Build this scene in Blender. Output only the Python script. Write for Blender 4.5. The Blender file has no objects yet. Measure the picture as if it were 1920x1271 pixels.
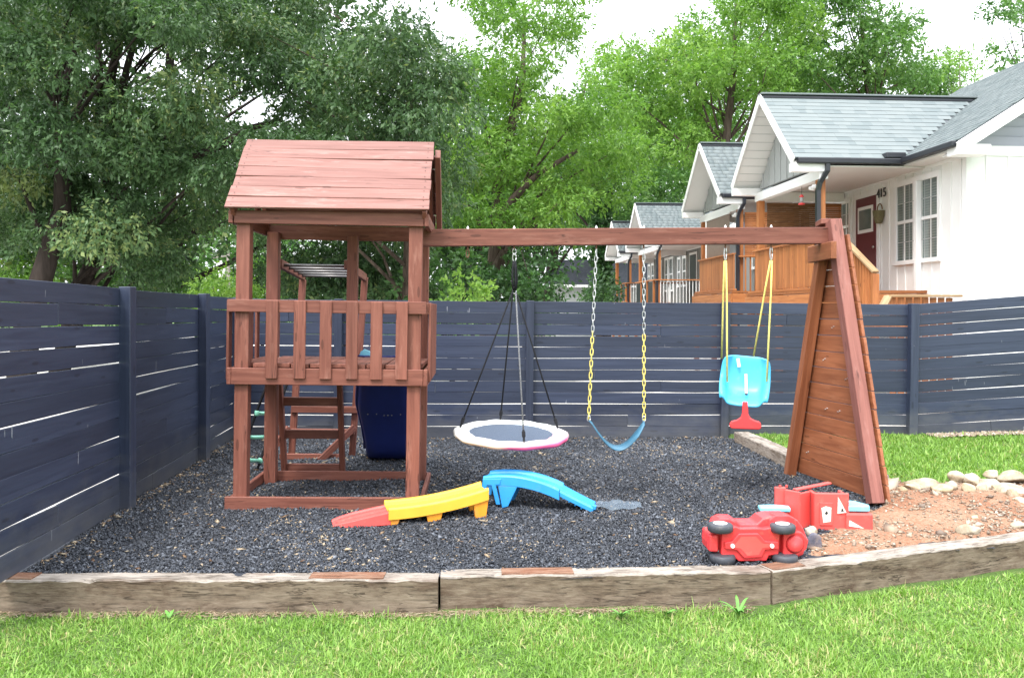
import bpy, bmesh, math, random
import numpy as np
from mathutils import Vector, Matrix, Euler

random.seed(7); RNG = np.random.default_rng(11)
scene = bpy.context.scene
COL = scene.collection
R = math.radians

# ---------------------------------------------------------------- camera
EYE = 1.65; FPX = 1600.0; HY = 585.0
cam_data = bpy.data.cameras.new('camera')
cam_data.sensor_width = 36.0
cam_data.lens = 36.0 * FPX / 1920.0
cam_data.shift_y = -(635.5 - HY) / 1920.0
cam_data.clip_start = 0.05; cam_data.clip_end = 3000
cam = bpy.data.objects.new('camera', cam_data)
COL.objects.link(cam)
cam.location = (0, 0, EYE); cam.rotation_euler = (R(90), 0, 0)
scene.camera = cam

# ---------------------------------------------------------------- sky and sun (bright overcast)
SUN_EL, SUN_AZ = 58.0, 205.0
world = bpy.data.worlds.new('World'); scene.world = world
world.use_nodes = True
wn = world.node_tree; wn.nodes.clear()
w_out = wn.nodes.new('ShaderNodeOutputWorld')
w_bg = wn.nodes.new('ShaderNodeBackground')
w_sky = wn.nodes.new('ShaderNodeTexSky')
w_sky.sky_type = 'NISHITA'; w_sky.sun_disc = False
w_sky.sun_elevation = R(SUN_EL); w_sky.sun_rotation = R(SUN_AZ)
w_sky.air_density = 1.0; w_sky.dust_density = 4.0
w_mul = wn.nodes.new('ShaderNodeMix'); w_mul.data_type = 'RGBA'; w_mul.blend_type = 'MIX'
w_mul.inputs['Factor'].default_value = 0.86           # cloud cover over the blue
# overcast cloud deck: three times brighter overhead than at the horizon, all the way round
w_tc = wn.nodes.new('ShaderNodeTexCoord'); w_sep = wn.nodes.new('ShaderNodeSeparateXYZ')
wn.links.new(w_tc.outputs['Generated'], w_sep.inputs[0])
w_mr = wn.nodes.new('ShaderNodeMapRange'); w_mr.inputs[3].default_value = 1 / 3.0; w_mr.inputs[4].default_value = 1.0
wn.links.new(w_sep.outputs[2], w_mr.inputs[0])
w_cl = wn.nodes.new('ShaderNodeVectorMath'); w_cl.operation = 'SCALE'
w_cl.inputs[0].default_value = (13.6, 14.0, 14.6)
wn.links.new(w_mr.outputs[0], w_cl.inputs['Scale'])
wn.links.new(w_cl.outputs[0], w_mul.inputs['B'])
wn.links.new(w_sky.outputs['Color'], w_mul.inputs['A'])
wn.links.new(w_mul.outputs['Result'], w_bg.inputs['Color'])
w_bg.inputs['Strength'].default_value = 0.13
wn.links.new(w_bg.outputs['Background'], w_out.inputs['Surface'])

sun_d = bpy.data.lights.new('sun', 'SUN'); sun_d.energy = 1.5; sun_d.angle = R(14); sun_d.color = (1.0, 0.96, 0.9)
sun = bpy.data.objects.new('sun', sun_d); COL.objects.link(sun)
el, az = R(SUN_EL), R(SUN_AZ)
sdir = Vector((math.sin(az) * math.cos(el), math.cos(az) * math.cos(el), math.sin(el)))
sun.rotation_euler = sdir.to_track_quat('Z', 'Y').to_euler()
sun.location = (0, -5, 20)

scene.view_settings.view_transform = 'Standard'
scene.view_settings.look = 'None'
scene.view_settings.exposure = 1.5
scene.view_settings.gamma = 1.0
scene.view_settings.use_curve_mapping = False
scene.cycles.max_bounces = 6
scene.cycles.diffuse_bounces = 4
scene.cycles.glossy_bounces = 2
scene.cycles.transmission_bounces = 4
scene.cycles.transparent_max_bounces = 6
scene.cycles.use_adaptive_sampling = True

def P(px, py, Y):            # a point of the place at distance Y
    return Vector(((px - 960) * Y / FPX, Y, EYE - (py - HY) * Y / FPX))

# ---------------------------------------------------------------- materials
def new_mat(name, rough=0.6, spec=0.4):
    m = bpy.data.materials.new(name); m.use_nodes = True
    nt = m.node_tree
    b = nt.nodes['Principled BSDF']
    b.inputs['Roughness'].default_value = rough
    b.inputs['Specular IOR Level'].default_value = spec
    return m, nt, b
def N(nt, t, **kw):
    n = nt.nodes.new(t)
    for k, v in kw.items(): setattr(n, k, v)
    return n
def L(nt, a, b): nt.links.new(a, b)
def ramp(nt, fac, stops):
    r = N(nt, 'ShaderNodeValToRGB')
    e = r.color_ramp.elements
    while len(e) < len(stops): e.new(0.5)
    for el_, (p, c) in zip(e, stops):
        el_.position = p; el_.color = (c[0], c[1], c[2], 1) if len(c) == 3 else c
    L(nt, fac, r.inputs['Fac']); return r.outputs['Color']
def mixc(nt, fac, a, b, mode='MIX'):
    m = N(nt, 'ShaderNodeMix', data_type='RGBA', blend_type=mode)
    for key, val in (('Factor', fac), ('A', a), ('B', b)):
        s = m.inputs[key]
        if hasattr(val, 'is_linked') or hasattr(val, 'links'): L(nt, val, s)
        elif isinstance(val, (int, float)): s.default_value = val
        else: s.default_value = (*val[:3], 1)
    return m.outputs['Result']
def math_n(nt, op, a, b=0.0, c=None, clamp=False):
    m = N(nt, 'ShaderNodeMath', operation=op, use_clamp=clamp)
    for i, val in enumerate((a, b) if c is None else (a, b, c)):
        if hasattr(val, 'links'): L(nt, val, m.inputs[i])
        else: m.inputs[i].default_value = val
    return m.outputs[0]
def noise(nt, vec, scale, detail=4, rough=0.55, dist=0.0):
    n = N(nt, 'ShaderNodeTexNoise')
    n.inputs['Scale'].default_value = scale; n.inputs['Detail'].default_value = detail
    n.inputs['Roughness'].default_value = rough; n.inputs['Distortion'].default_value = dist
    if vec is not None: L(nt, vec, n.inputs['Vector'])
    return n.outputs['Fac']
def mapping(nt, vec, scale=(1, 1, 1), off=None):
    m = N(nt, 'ShaderNodeMapping'); m.inputs['Scale'].default_value = scale
    L(nt, vec, m.inputs['Vector'])
    if off is not None: L(nt, off, m.inputs['Location'])
    return m.outputs['Vector']
def bump(nt, b, h, strength=0.2, dist=0.01):
    n = N(nt, 'ShaderNodeBump'); n.inputs['Strength'].default_value = strength; n.inputs['Distance'].default_value = dist
    L(nt, h, n.inputs['Height']); L(nt, n.outputs['Normal'], b.inputs['Normal'])
def obj_coords(nt, rnd=True):
    tc = N(nt, 'ShaderNodeTexCoord'); oi = N(nt, 'ShaderNodeObjectInfo')
    if not rnd: return tc.outputs['Object'], oi.outputs['Random']
    s = N(nt, 'ShaderNodeVectorMath', operation='SCALE'); s.inputs[0].default_value = (31, 17, 23)
    L(nt, oi.outputs['Random'], s.inputs['Scale'])
    a = N(nt, 'ShaderNodeVectorMath', operation='ADD')
    L(nt, tc.outputs['Object'], a.inputs[0]); L(nt, s.outputs[0], a.inputs[1])
    return a.outputs[0], oi.outputs['Random']
def wpos(nt): return N(nt, 'ShaderNodeNewGeometry').outputs['Position']

def wood(name, dark, light, rough=0.6, grain=(1.6, 26, 26), var=0.3, knots=True, wear=None, bumps=0.25, spec=0.35, dust=None, drips=False, cracks=False):
    m, nt, b = new_mat(name, rough, spec)
    co, rnd = obj_coords(nt)
    g = noise(nt, mapping(nt, co, grain), 1.0, 6, 0.6, 0.6)
    col = ramp(nt, g, [(0.3, dark), (0.7, light)])
    big = noise(nt, mapping(nt, co, (1.2, 5, 5)), 1.0, 3)
    col = mixc(nt, math_n(nt, 'MULTIPLY', big, 0.45), col, dark)
    if knots:
        v = N(nt, 'ShaderNodeTexVoronoi'); v.inputs['Scale'].default_value = 1.0
        L(nt, mapping(nt, co, (2.2, 9, 9)), v.inputs['Vector'])
        k = math_n(nt, 'LESS_THAN', v.outputs['Distance'], 0.11)
        col = mixc(nt, math_n(nt, 'MULTIPLY', k, 0.6), col, tuple(c * 0.45 for c in dark))
    if wear:
        w = noise(nt, mapping(nt, co, (2.5, 14, 14)), 1.0, 7, 0.7)
        wf = N(nt, 'ShaderNodeMapRange'); wf.inputs[1].default_value = 0.56; wf.inputs[2].default_value = 0.72
        L(nt, w, wf.inputs[0])
        col = mixc(nt, math_n(nt, 'MULTIPLY', wf.outputs[0], 0.7), col, wear)
    if cracks:
        cr = noise(nt, mapping(nt, co, (0.9, 22, 22)), 1.0, 3, 0.5, 0.7)
        rg_ = math_n(nt, 'ABSOLUTE', math_n(nt, 'SUBTRACT', cr, 0.5))
        cf = N(nt, 'ShaderNodeMapRange'); cf.inputs[1].default_value = 0.003; cf.inputs[2].default_value = 0.014; cf.inputs[3].default_value = 1.0; cf.inputs[4].default_value = 0.0
        L(nt, rg_, cf.inputs[0])
        gt = math_n(nt, 'GREATER_THAN', noise(nt, mapping(nt, co, (1.5, 6, 6)), 1.0, 2), 0.54)
        col = mixc(nt, math_n(nt, 'MULTIPLY', math_n(nt, 'MULTIPLY', cf.outputs[0], gt), 0.75), col, tuple(c * 0.3 for c in dark))
    if drips:
        d = noise(nt, mapping(nt, co, (22, 22, 2.2)), 1.0, 2, 0.4)
        d2 = noise(nt, mapping(nt, co, (3, 3, 5)), 1.0, 1)
        df = math_n(nt, 'MULTIPLY', math_n(nt, 'GREATER_THAN', d, 0.745), math_n(nt, 'GREATER_THAN', d2, 0.52))
        col = mixc(nt, math_n(nt, 'MULTIPLY', df, 0.35), col, (0.45, 0.47, 0.5))
    if dust:
        sep = N(nt, 'ShaderNodeSeparateXYZ'); L(nt, wpos(nt), sep.inputs[0])
        dn = noise(nt, mapping(nt, wpos(nt), (3, 3, 6)), 1.0, 5, 0.65)
        f = math_n(nt, 'SUBTRACT', math_n(nt, 'MULTIPLY', dn, 1.1), math_n(nt, 'MULTIPLY', sep.outputs[2], 1.35), clamp=True)
        col = mixc(nt, math_n(nt, 'MULTIPLY', f, 0.75), col, dust)
    h = N(nt, 'ShaderNodeHueSaturation')
    L(nt, col, h.inputs['Color'])
    val = math_n(nt, 'ADD', math_n(nt, 'MULTIPLY', rnd, var), 1 - var / 2)
    L(nt, val, h.inputs['Value'])
    L(nt, h.outputs[0], b.inputs['Base Color'])
    bump(nt, b, g, bumps, 0.004)
    return m
def plain(name, col, rough=0.5, spec=0.4, var=0.12, scale=6, metal=0.0, bmp=0.0, dirt=None):
    m, nt, b = new_mat(name, rough, spec)
    co, rnd = obj_coords(nt)
    n = noise(nt, co, scale, 5, 0.6)
    c = ramp(nt, n, [(0.3, tuple(x * (1 - var) for x in col)), (0.7, tuple(min(1, x * (1 + var)) for x in col))])
    if dirt:
        dn = noise(nt, co, scale * 2.3, 7, 0.75)
        f = N(nt, 'ShaderNodeMapRange'); f.inputs[1].default_value = 0.55; f.inputs[2].default_value = 0.75; L(nt, dn, f.inputs[0])
        c = mixc(nt, math_n(nt, 'MULTIPLY', f.outputs[0], 0.55), c, dirt)
        gr = noise(nt, mapping(nt, co, (1, 1, 1)), scale * 9, 3, 0.6)
        c = mixc(nt, math_n(nt, 'MULTIPLY', math_n(nt, 'GREATER_THAN', gr, 0.70), 0.35), c, (0.09, 0.075, 0.06))
    L(nt, c, b.inputs['Base Color']); b.inputs['Metallic'].default_value = metal
    r2 = math_n(nt, 'ADD', math_n(nt, 'MULTIPLY', n, 0.25), rough - 0.12)
    L(nt, r2, b.inputs['Roughness'])
    if bmp: bump(nt, b, noise(nt, co, scale * 8, 4), bmp, 0.01)
    return m
def tinted(name, stops, rough=0.6, spec=0.3, transl=0.0, tcol=None, use_random=False):
    """colour picked per face by the 'tint' attribute (or per object)"""
    m, nt, b = new_mat(name, rough, spec)
    if use_random: fac = N(nt, 'ShaderNodeObjectInfo').outputs['Random']
    else:
        a = N(nt, 'ShaderNodeAttribute', attribute_name='tint'); fac = a.outputs['Fac']
    c = ramp(nt, fac, stops)
    L(nt, c, b.inputs['Base Color'])
    if transl:
        t = N(nt, 'ShaderNodeBsdfTranslucent')
        L(nt, mixc(nt, 1.0, c, tcol or (1.2, 1.3, 0.6), 'MULTIPLY'), t.inputs['Color'])
        ms = N(nt, 'ShaderNodeMixShader'); ms.inputs[0].default_value = transl
        L(nt, b.outputs[0], ms.inputs[1]); L(nt, t.outputs[0], ms.inputs[2])
        L(nt, ms.outputs[0], nt.nodes['Material Output'].inputs['Surface'])
    return m

M = {}
M['red'] = wood('stained_red_wood', (0.128, 0.041, 0.028), (0.272, 0.104, 0.073), 0.55, var=0.26, wear=(0.30, 0.142, 0.108), cracks=True)
M['redleg'] = wood('skylit_red_leg_wood', (0.19, 0.068, 0.054), (0.31, 0.125, 0.10), 0.55, var=0.08, wear=(0.33, 0.16, 0.135), cracks=True)  # lighter copy of the red wood: sky light on the leaning leg painted in
M['redroof'] = wood('skylit_red_roof_wood', (0.165, 0.070, 0.057), (0.275, 0.130, 0.110), 0.6, var=0.22, wear=(0.36, 0.215, 0.19), cracks=True)  # paler copy of the red wood: sky light on the roof put into colour
M['cedar'] = wood('red_brown_cedar_wood', (0.19, 0.060, 0.026), (0.37, 0.138, 0.064), 0.5, var=0.25, wear=(0.38, 0.165, 0.09))
M['navy'] = wood('navy_painted_wood', (0.018, 0.025, 0.049), (0.039, 0.051, 0.089), 0.42, grain=(1.2, 30, 30), var=0.35, knots=True, bumps=0.3, spec=0.5, dust=(0.13, 0.13, 0.12), drips=True)
def tie_wood(name, dark, light, pale, stain, palefac):
    """old railway tie: fine fibres, long drying cracks, bleached patches and stains"""
    m, nt, b = new_mat(name, 0.88, 0.12)
    co, rnd = obj_coords(nt)
    fib = noise(nt, mapping(nt, co, (7.0, 48, 48)), 1.0, 8, 0.72, 0.5)
    col = ramp(nt, fib, [(0.32, dark), (0.52, light), (0.72, pale)])
    big = noise(nt, mapping(nt, co, (4.0, 9, 9)), 1.0, 7, 0.7)
    bf = N(nt, 'ShaderNodeMapRange'); bf.inputs[1].default_value = 0.42; bf.inputs[2].default_value = 0.62; L(nt, big, bf.inputs[0])
    col = mixc(nt, math_n(nt, 'MULTIPLY', bf.outputs[0], palefac), col, pale)
    st = noise(nt, mapping(nt, co, (2.4, 5, 6)), 1.0, 7, 0.72, 0.6)
    sf = N(nt, 'ShaderNodeMapRange'); sf.inputs[1].default_value = 0.54; sf.inputs[2].default_value = 0.68; L(nt, st, sf.inputs[0])
    col = mixc(nt, math_n(nt, 'MULTIPLY', sf.outputs[0], 0.65), col, stain)
    cr = noise(nt, mapping(nt, co, (1.6, 24, 26)), 1.0, 4, 0.55, 1.2)
    ridge = math_n(nt, 'ABSOLUTE', math_n(nt, 'SUBTRACT', cr, 0.5))
    cf = N(nt, 'ShaderNodeMapRange'); cf.inputs[1].default_value = 0.006; cf.inputs[2].default_value = 0.026; cf.inputs[3].default_value = 1.0; cf.inputs[4].default_value = 0.0
    L(nt, ridge, cf.inputs[0])
    gate = math_n(nt, 'GREATER_THAN', noise(nt, mapping(nt, co, (3, 9, 9)), 1.0, 2), 0.52)
    ck = math_n(nt, 'MULTIPLY', cf.outputs[0], gate)
    col = mixc(nt, math_n(nt, 'MULTIPLY', ck, 0.62), col, (0.025, 0.019, 0.015))
    L(nt, col, b.inputs['Base Color'])
    bump(nt, b, math_n(nt, 'SUBTRACT', fib, math_n(nt, 'MULTIPLY', ck, 0.6)), 0.6, 0.006)
    return m
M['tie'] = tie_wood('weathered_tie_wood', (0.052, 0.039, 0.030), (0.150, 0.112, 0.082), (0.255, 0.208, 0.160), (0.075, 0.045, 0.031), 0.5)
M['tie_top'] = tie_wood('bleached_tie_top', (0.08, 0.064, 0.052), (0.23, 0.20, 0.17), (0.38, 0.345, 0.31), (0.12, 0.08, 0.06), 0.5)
M['tie_rot'] = tie_wood('bleached_splintered_tie_wood', (0.09, 0.068, 0.05), (0.25, 0.20, 0.16), (0.42, 0.37, 0.32), (0.11, 0.075, 0.05), 0.6)
M['patch'] = tie_wood('rust_red_tie_wood', (0.09, 0.040, 0.024), (0.18, 0.085, 0.052), (0.27, 0.19, 0.14), (0.10, 0.05, 0.032), 0.45)
M['deck'] = wood('orange_deck_wood', (0.25, 0.085, 0.028), (0.46, 0.185, 0.062), 0.55, grain=(1.5, 22, 22), var=0.4)
M['decktop'] = wood('worn_deck_rail_wood', (0.22, 0.13, 0.06), (0.42, 0.30, 0.17), 0.7, var=0.2)
M['white'] = plain('white_trim_paint', (0.80, 0.80, 0.79), 0.45, 0.4, 0.03, 2)
M['wallwhite'] = plain('white_siding_paint', (0.78, 0.78, 0.76), 0.5, 0.4, 0.04, 1.5)
M['soffit'] = plain('white_soffit_vinyl', (0.68, 0.67, 0.65), 0.55, 0.3, 0.03, 2)
M['gablegrey'] = plain('pale_grey_siding_paint', (0.36, 0.375, 0.37), 0.55, 0.3, 0.05, 2)
M['lapgrey'] = plain('blue_grey_lap_siding', (0.32, 0.33, 0.40), 0.5, 0.3, 0.05, 2)
M['wallgrey'] = plain('grey_siding_paint', (0.19, 0.19, 0.18), 0.55, 0.3, 0.06, 2)
M['black'] = plain('black_metal_paint', (0.018, 0.020, 0.026), 0.35, 0.5, 0.2, 3)
M['door'] = plain('dark_red_door_paint', (0.13, 0.028, 0.035), 0.4, 0.5, 0.1, 3)
M['glass'] = None
M['shingle'] = tinted('grey_green_shingle', [(0.0, (0.132, 0.158, 0.164)), (0.2, (0.158, 0.184, 0.189)), (1.0, (0.176, 0.200, 0.203))], 0.85, 0.2, use_random=True)
M['shinglef'] = tinted('grey_green_shingle_field', [(0.0, (0.135, 0.163, 0.168)), (0.3, (0.158, 0.186, 0.192)), (1.0, (0.178, 0.204, 0.208))], 0.85, 0.2)
M['roofbase'] = plain('dark_roof_felt', (0.10, 0.11, 0.12), 0.9, 0.1, 0.2, 4)
M['darkshingle'] = plain('dark_grey_shingle', (0.05, 0.055, 0.07), 0.9, 0.2, 0.35, 8)
M['metal'] = plain('galvanised_metal', (0.62, 0.63, 0.64), 0.35, 0.5, 0.15, 9, metal=0.9)
M['dullmetal'] = plain('brown_rusty_metal', (0.18, 0.09, 0.06), 0.6, 0.4, 0.3, 20, metal=0.3)
M['pipe'] = plain('grey_metal_pipe', (0.17, 0.165, 0.165), 0.4, 0.5, 0.2, 12, metal=0.6)
M['yellowcoat'] = plain('yellow_vinyl_coating', (0.74, 0.62, 0.16), 0.4, 0.5, 0.12, 14)
M['yellowrope'] = plain('yellow_rope', (0.80, 0.72, 0.22), 0.8, 0.2, 0.2, 60, bmp=0.6)
M['blackrope'] = plain('black_rope', (0.02, 0.021, 0.025), 0.8, 0.2, 0.3, 60, bmp=0.6)
M['greyrope'] = plain('grey_flecked_rope', (0.16, 0.165, 0.175), 0.8, 0.2, 0.5, 90, bmp=0.6)
M['beltblue'] = plain('blue_belt_rubber', (0.035, 0.125, 0.20), 0.45, 0.4, 0.2, 8)
M['slideblue'] = plain('royal_blue_plastic', (0.020, 0.035, 0.19), 0.35, 0.5, 0.1, 5)
M['seatblue'] = plain('light_blue_plastic', (0.075, 0.44, 0.70), 0.38, 0.45, 0.07, 5, dirt=(0.2, 0.5, 0.6))
M['toyblue'] = plain('bright_blue_plastic', (0.035, 0.30, 0.72), 0.35, 0.5, 0.06, 5, dirt=(0.15, 0.3, 0.5))
M['toysky'] = plain('sky_blue_plastic', (0.22, 0.60, 0.72), 0.4, 0.4, 0.06, 5, dirt=(0.4, 0.55, 0.55))
M['toyred'] = plain('red_plastic', (0.68, 0.045, 0.050), 0.4, 0.5, 0.08, 5, dirt=(0.5, 0.15, 0.1))
M['toyfade'] = plain('faded_red_plastic', (0.66, 0.085, 0.075), 0.45, 0.4, 0.1, 4, dirt=(0.55, 0.2, 0.16))
M['toyyellow'] = plain('yellow_plastic', (0.80, 0.43, 0.045), 0.4, 0.45, 0.06, 5, dirt=(0.6, 0.4, 0.1))
M['toyorange'] = plain('orange_yellow_plastic', (0.78, 0.30, 0.025), 0.45, 0.4, 0.1, 5, dirt=(0.5, 0.3, 0.15))
M['tyre'] = plain('dark_grey_toy_tyre', (0.045, 0.050, 0.062), 0.5, 0.4, 0.2, 12, dirt=(0.16, 0.14, 0.12))
M['mint'] = plain('mint_green_plastic', (0.22, 0.56, 0.42), 0.4, 0.4, 0.08, 8)
M['sticker'] = plain('torn_pale_sticker', (0.72, 0.66, 0.58), 0.6, 0.3, 0.25, 40)
M['concrete'] = plain('pale_gravel', (0.52, 0.50, 0.47), 0.9, 0.1, 0.2, 30)
M['bark'] = wood('grey_brown_bark', (0.035, 0.026, 0.02), (0.13, 0.10, 0.08), 0.9, grain=(9, 9, 1.5), var=0.2, knots=False, bumps=1.0, spec=0.1)
M['darkbark'] = wood('dark_bark', (0.018, 0.014, 0.012), (0.06, 0.048, 0.042), 0.9, grain=(9, 9, 1.5), var=0.2, knots=False, bumps=1.0, spec=0.1)
M['palebark'] = wood('pale_grey_bark', (0.14, 0.125, 0.11), (0.30, 0.28, 0.25), 0.9, grain=(9, 9, 1.5), var=0.2, knots=False, bumps=1.0, spec=0.1)
M['oakleaf'] = tinted('grey_green_oak_leaves', [(0.0, (0.024, 0.058, 0.020)), (0.55, (0.058, 0.118, 0.044)), (0.9, (0.105, 0.178, 0.074)), (1.0, (0.17, 0.22, 0.08))], 0.5, 0.35, 0.28)
M['limeleaf'] = tinted('yellow_green_leaves', [(0.0, (0.070, 0.165, 0.024)), (0.55, (0.140, 0.275, 0.046)), (1.0, (0.23, 0.37, 0.080))], 0.5, 0.4, 0.42)
M['midleaf'] = tinted('mid_green_leaves', [(0.0, (0.040, 0.108, 0.026)), (0.55, (0.080, 0.185, 0.044)), (1.0, (0.145, 0.27, 0.070))], 0.5, 0.4, 0.35)
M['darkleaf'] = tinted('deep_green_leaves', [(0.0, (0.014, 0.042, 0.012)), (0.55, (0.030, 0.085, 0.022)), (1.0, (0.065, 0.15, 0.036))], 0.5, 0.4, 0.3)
M['mixleaf'] = tinted('fresh_green_leaves', [(0.0, (0.055, 0.135, 0.032)), (0.55, (0.105, 0.22, 0.056)), (1.0, (0.18, 0.30, 0.085))], 0.5, 0.4, 0.38)
M['grassblade'] = tinted('lawn_grass_blades', [(0.0, (0.085, 0.190, 0.026)), (0.45, (0.180, 0.33, 0.055)), (0.80, (0.29, 0.44, 0.105)), (0.90, (0.37, 0.42, 0.16)), (1.0, (0.42, 0.35, 0.19))], 0.5, 0.35, 0.3)
M['chip'] = tinted('black_rubber_mulch', [(0.0, (0.010, 0.012, 0.016)), (0.5, (0.048, 0.055, 0.070)), (0.85, (0.125, 0.140, 0.168)), (0.955, (0.22, 0.235, 0.265)), (0.965, (0.22, 0.17, 0.11)), (1.0, (0.40, 0.32, 0.22))], 0.55, 0.5)
M['litter'] = tinted('dry_leaf_litter', [(0.0, (0.13, 0.075, 0.045)), (0.5, (0.28, 0.20, 0.125)), (1.0, (0.44, 0.37, 0.27))], 0.8, 0.2)
M['pebble'] = tinted('pale_pebbles', [(0.0, (0.15, 0.12, 0.10)), (0.4, (0.28, 0.21, 0.155)), (0.8, (0.40, 0.33, 0.25)), (1.0, (0.52, 0.48, 0.43))], 0.85, 0.2)

def glass_mat():
    m, nt, b = new_mat('window_glass', 0.06, 0.8)
    co, rnd = obj_coords(nt)
    n = noise(nt, co, 3.0, 2)
    L(nt, ramp(nt, n, [(0.3, (0.10, 0.13, 0.122)), (0.7, (0.17, 0.205, 0.195))]), b.inputs['Base Color'])
    return m
M['glass'] = glass_mat()
def blind_mat():
    m, nt, b = new_mat('woven_bamboo', 0.7, 0.2)
    co, rnd = obj_coords(nt)
    n = noise(nt, mapping(nt, co, (6, 6, 60)), 1.0, 3)
    L(nt, ramp(nt, n, [(0.3, (0.10, 0.045, 0.02)), (0.7, (0.26, 0.14, 0.07))]), b.inputs['Base Color'])
    bump(nt, b, n, 0.5, 0.01)
    return m
M['bamboo'] = blind_mat()
M['basket'] = plain('olive_woven_basket', (0.17, 0.155, 0.085), 0.8, 0.2, 0.4, 60, bmp=.8)
M['shade'] = plain('taupe_shade_cloth', (0.22, 0.17, 0.14), 0.8, 0.1, 0.08, 12)
def ground_mat(name, stops, scale=3.0, fine=60, bmp=0.6, rough=0.9):
    m, nt, b = new_mat(name, rough, 0.15)
    p = wpos(nt)
    a = noise(nt, p, scale, 6, 0.65); f = noise(nt, p, fine, 4, 0.6)
    mix = math_n(nt, 'ADD', math_n(nt, 'MULTIPLY', a, 0.55), math_n(nt, 'MULTIPLY', f, 0.45))
    L(nt, ramp(nt, mix, stops), b.inputs['Base Color'])
    bump(nt, b, f, bmp, 0.02)
    return m
M['lawnsoil'] = ground_mat('lawn_soil', [(0.3, (0.035, 0.07, 0.018)), (0.55, (0.08, 0.13, 0.035)), (0.75, (0.22, 0.19, 0.10))], 2.5, 70)
M['mulchbase'] = ground_mat('rubber_mulch_bed', [(0.3, (0.012, 0.014, 0.018)), (0.55, (0.05, 0.056, 0.07)), (0.72, (0.12, 0.125, 0.14))], 4, 55, 1.0)
M['clay'] = ground_mat('red_clay_dirt', [(0.30, (0.125, 0.062, 0.038)), (0.45, (0.25, 0.122, 0.072)), (0.55, (0.29, 0.185, 0.125)), (0.68, (0.34, 0.27, 0.20))], 1.6, 45, 1.0)
M['farground'] = ground_mat('far_grass', [(0.3, (0.05, 0.10, 0.025)), (0.7, (0.12, 0.2, 0.05))], 0.3, 8)
M['palegravel'] = ground_mat('pale_gravel_yard', [(0.3, (0.40, 0.38, 0.35)), (0.7, (0.66, 0.64, 0.61))], 1.0, 30)
def rock_mat(name, a, b_, c):
    m, nt, b = new_mat(name, 0.85, 0.2)
    co, rnd = obj_coords(nt)
    n = noise(nt, co, 7, 8, 0.65)
    col = ramp(nt, n, [(0.3, a), (0.5, b_), (0.68, c)])
    h = N(nt, 'ShaderNodeHueSaturation'); L(nt, col, h.inputs['Color'])
    L(nt, math_n(nt, 'ADD', math_n(nt, 'MULTIPLY', rnd, 0.4), 0.8), h.inputs['Value'])
    L(nt, h.outputs[0], b.inputs['Base Color'])
    bump(nt, b, noise(nt, co, 22, 6), 0.6, 0.02)
    return m
M['rock'] = rock_mat('tan_fieldstone', (0.20, 0.135, 0.075), (0.36, 0.28, 0.18), (0.48, 0.42, 0.33))
M['rockpale'] = rock_mat('cream_fieldstone', (0.22, 0.17, 0.11), (0.38, 0.325, 0.24), (0.48, 0.43, 0.36))
M['slate'] = rock_mat('purple_grey_slate', (0.07, 0.075, 0.10), (0.13, 0.13, 0.17), (0.34, 0.27, 0.24))

# ---------------------------------------------------------------- mesh helpers
def link(name, me, mat=None, parent=None):
    o = bpy.data.objects.new(name, me)
    if mat is not None and me is not None and len(me.materials) == 0: me.materials.append(mat)
    COL.objects.link(o)
    if parent is not None: attach(o, parent)
    return o
def attach(o, parent):
    o.parent = parent
    if parent.parent is not None:            # a sub-part: keep its coordinates in the thing's own space
        o.matrix_parent_inverse = parent.matrix_basis.inverted()
def tag(o, label=None, cat=None, group=None, kind=None):
    if label: o['label'] = label
    if cat: o['category'] = cat
    if group: o['group'] = group
    if kind: o['kind'] = kind
    return o
def thing(name, label, cat, loc=(0, 0, 0), rz=0.0, group=None):
    o = bpy.data.objects.new(name, None); COL.objects.link(o)
    o.location = loc; o.rotation_euler = (0, 0, rz); o.empty_display_size = 0.1
    return tag(o, label, cat, group)
def recalc(me):
    bm = bmesh.new(); bm.from_mesh(me); bmesh.ops.recalc_face_normals(bm, faces=bm.faces); bm.to_mesh(me); bm.free()
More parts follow.
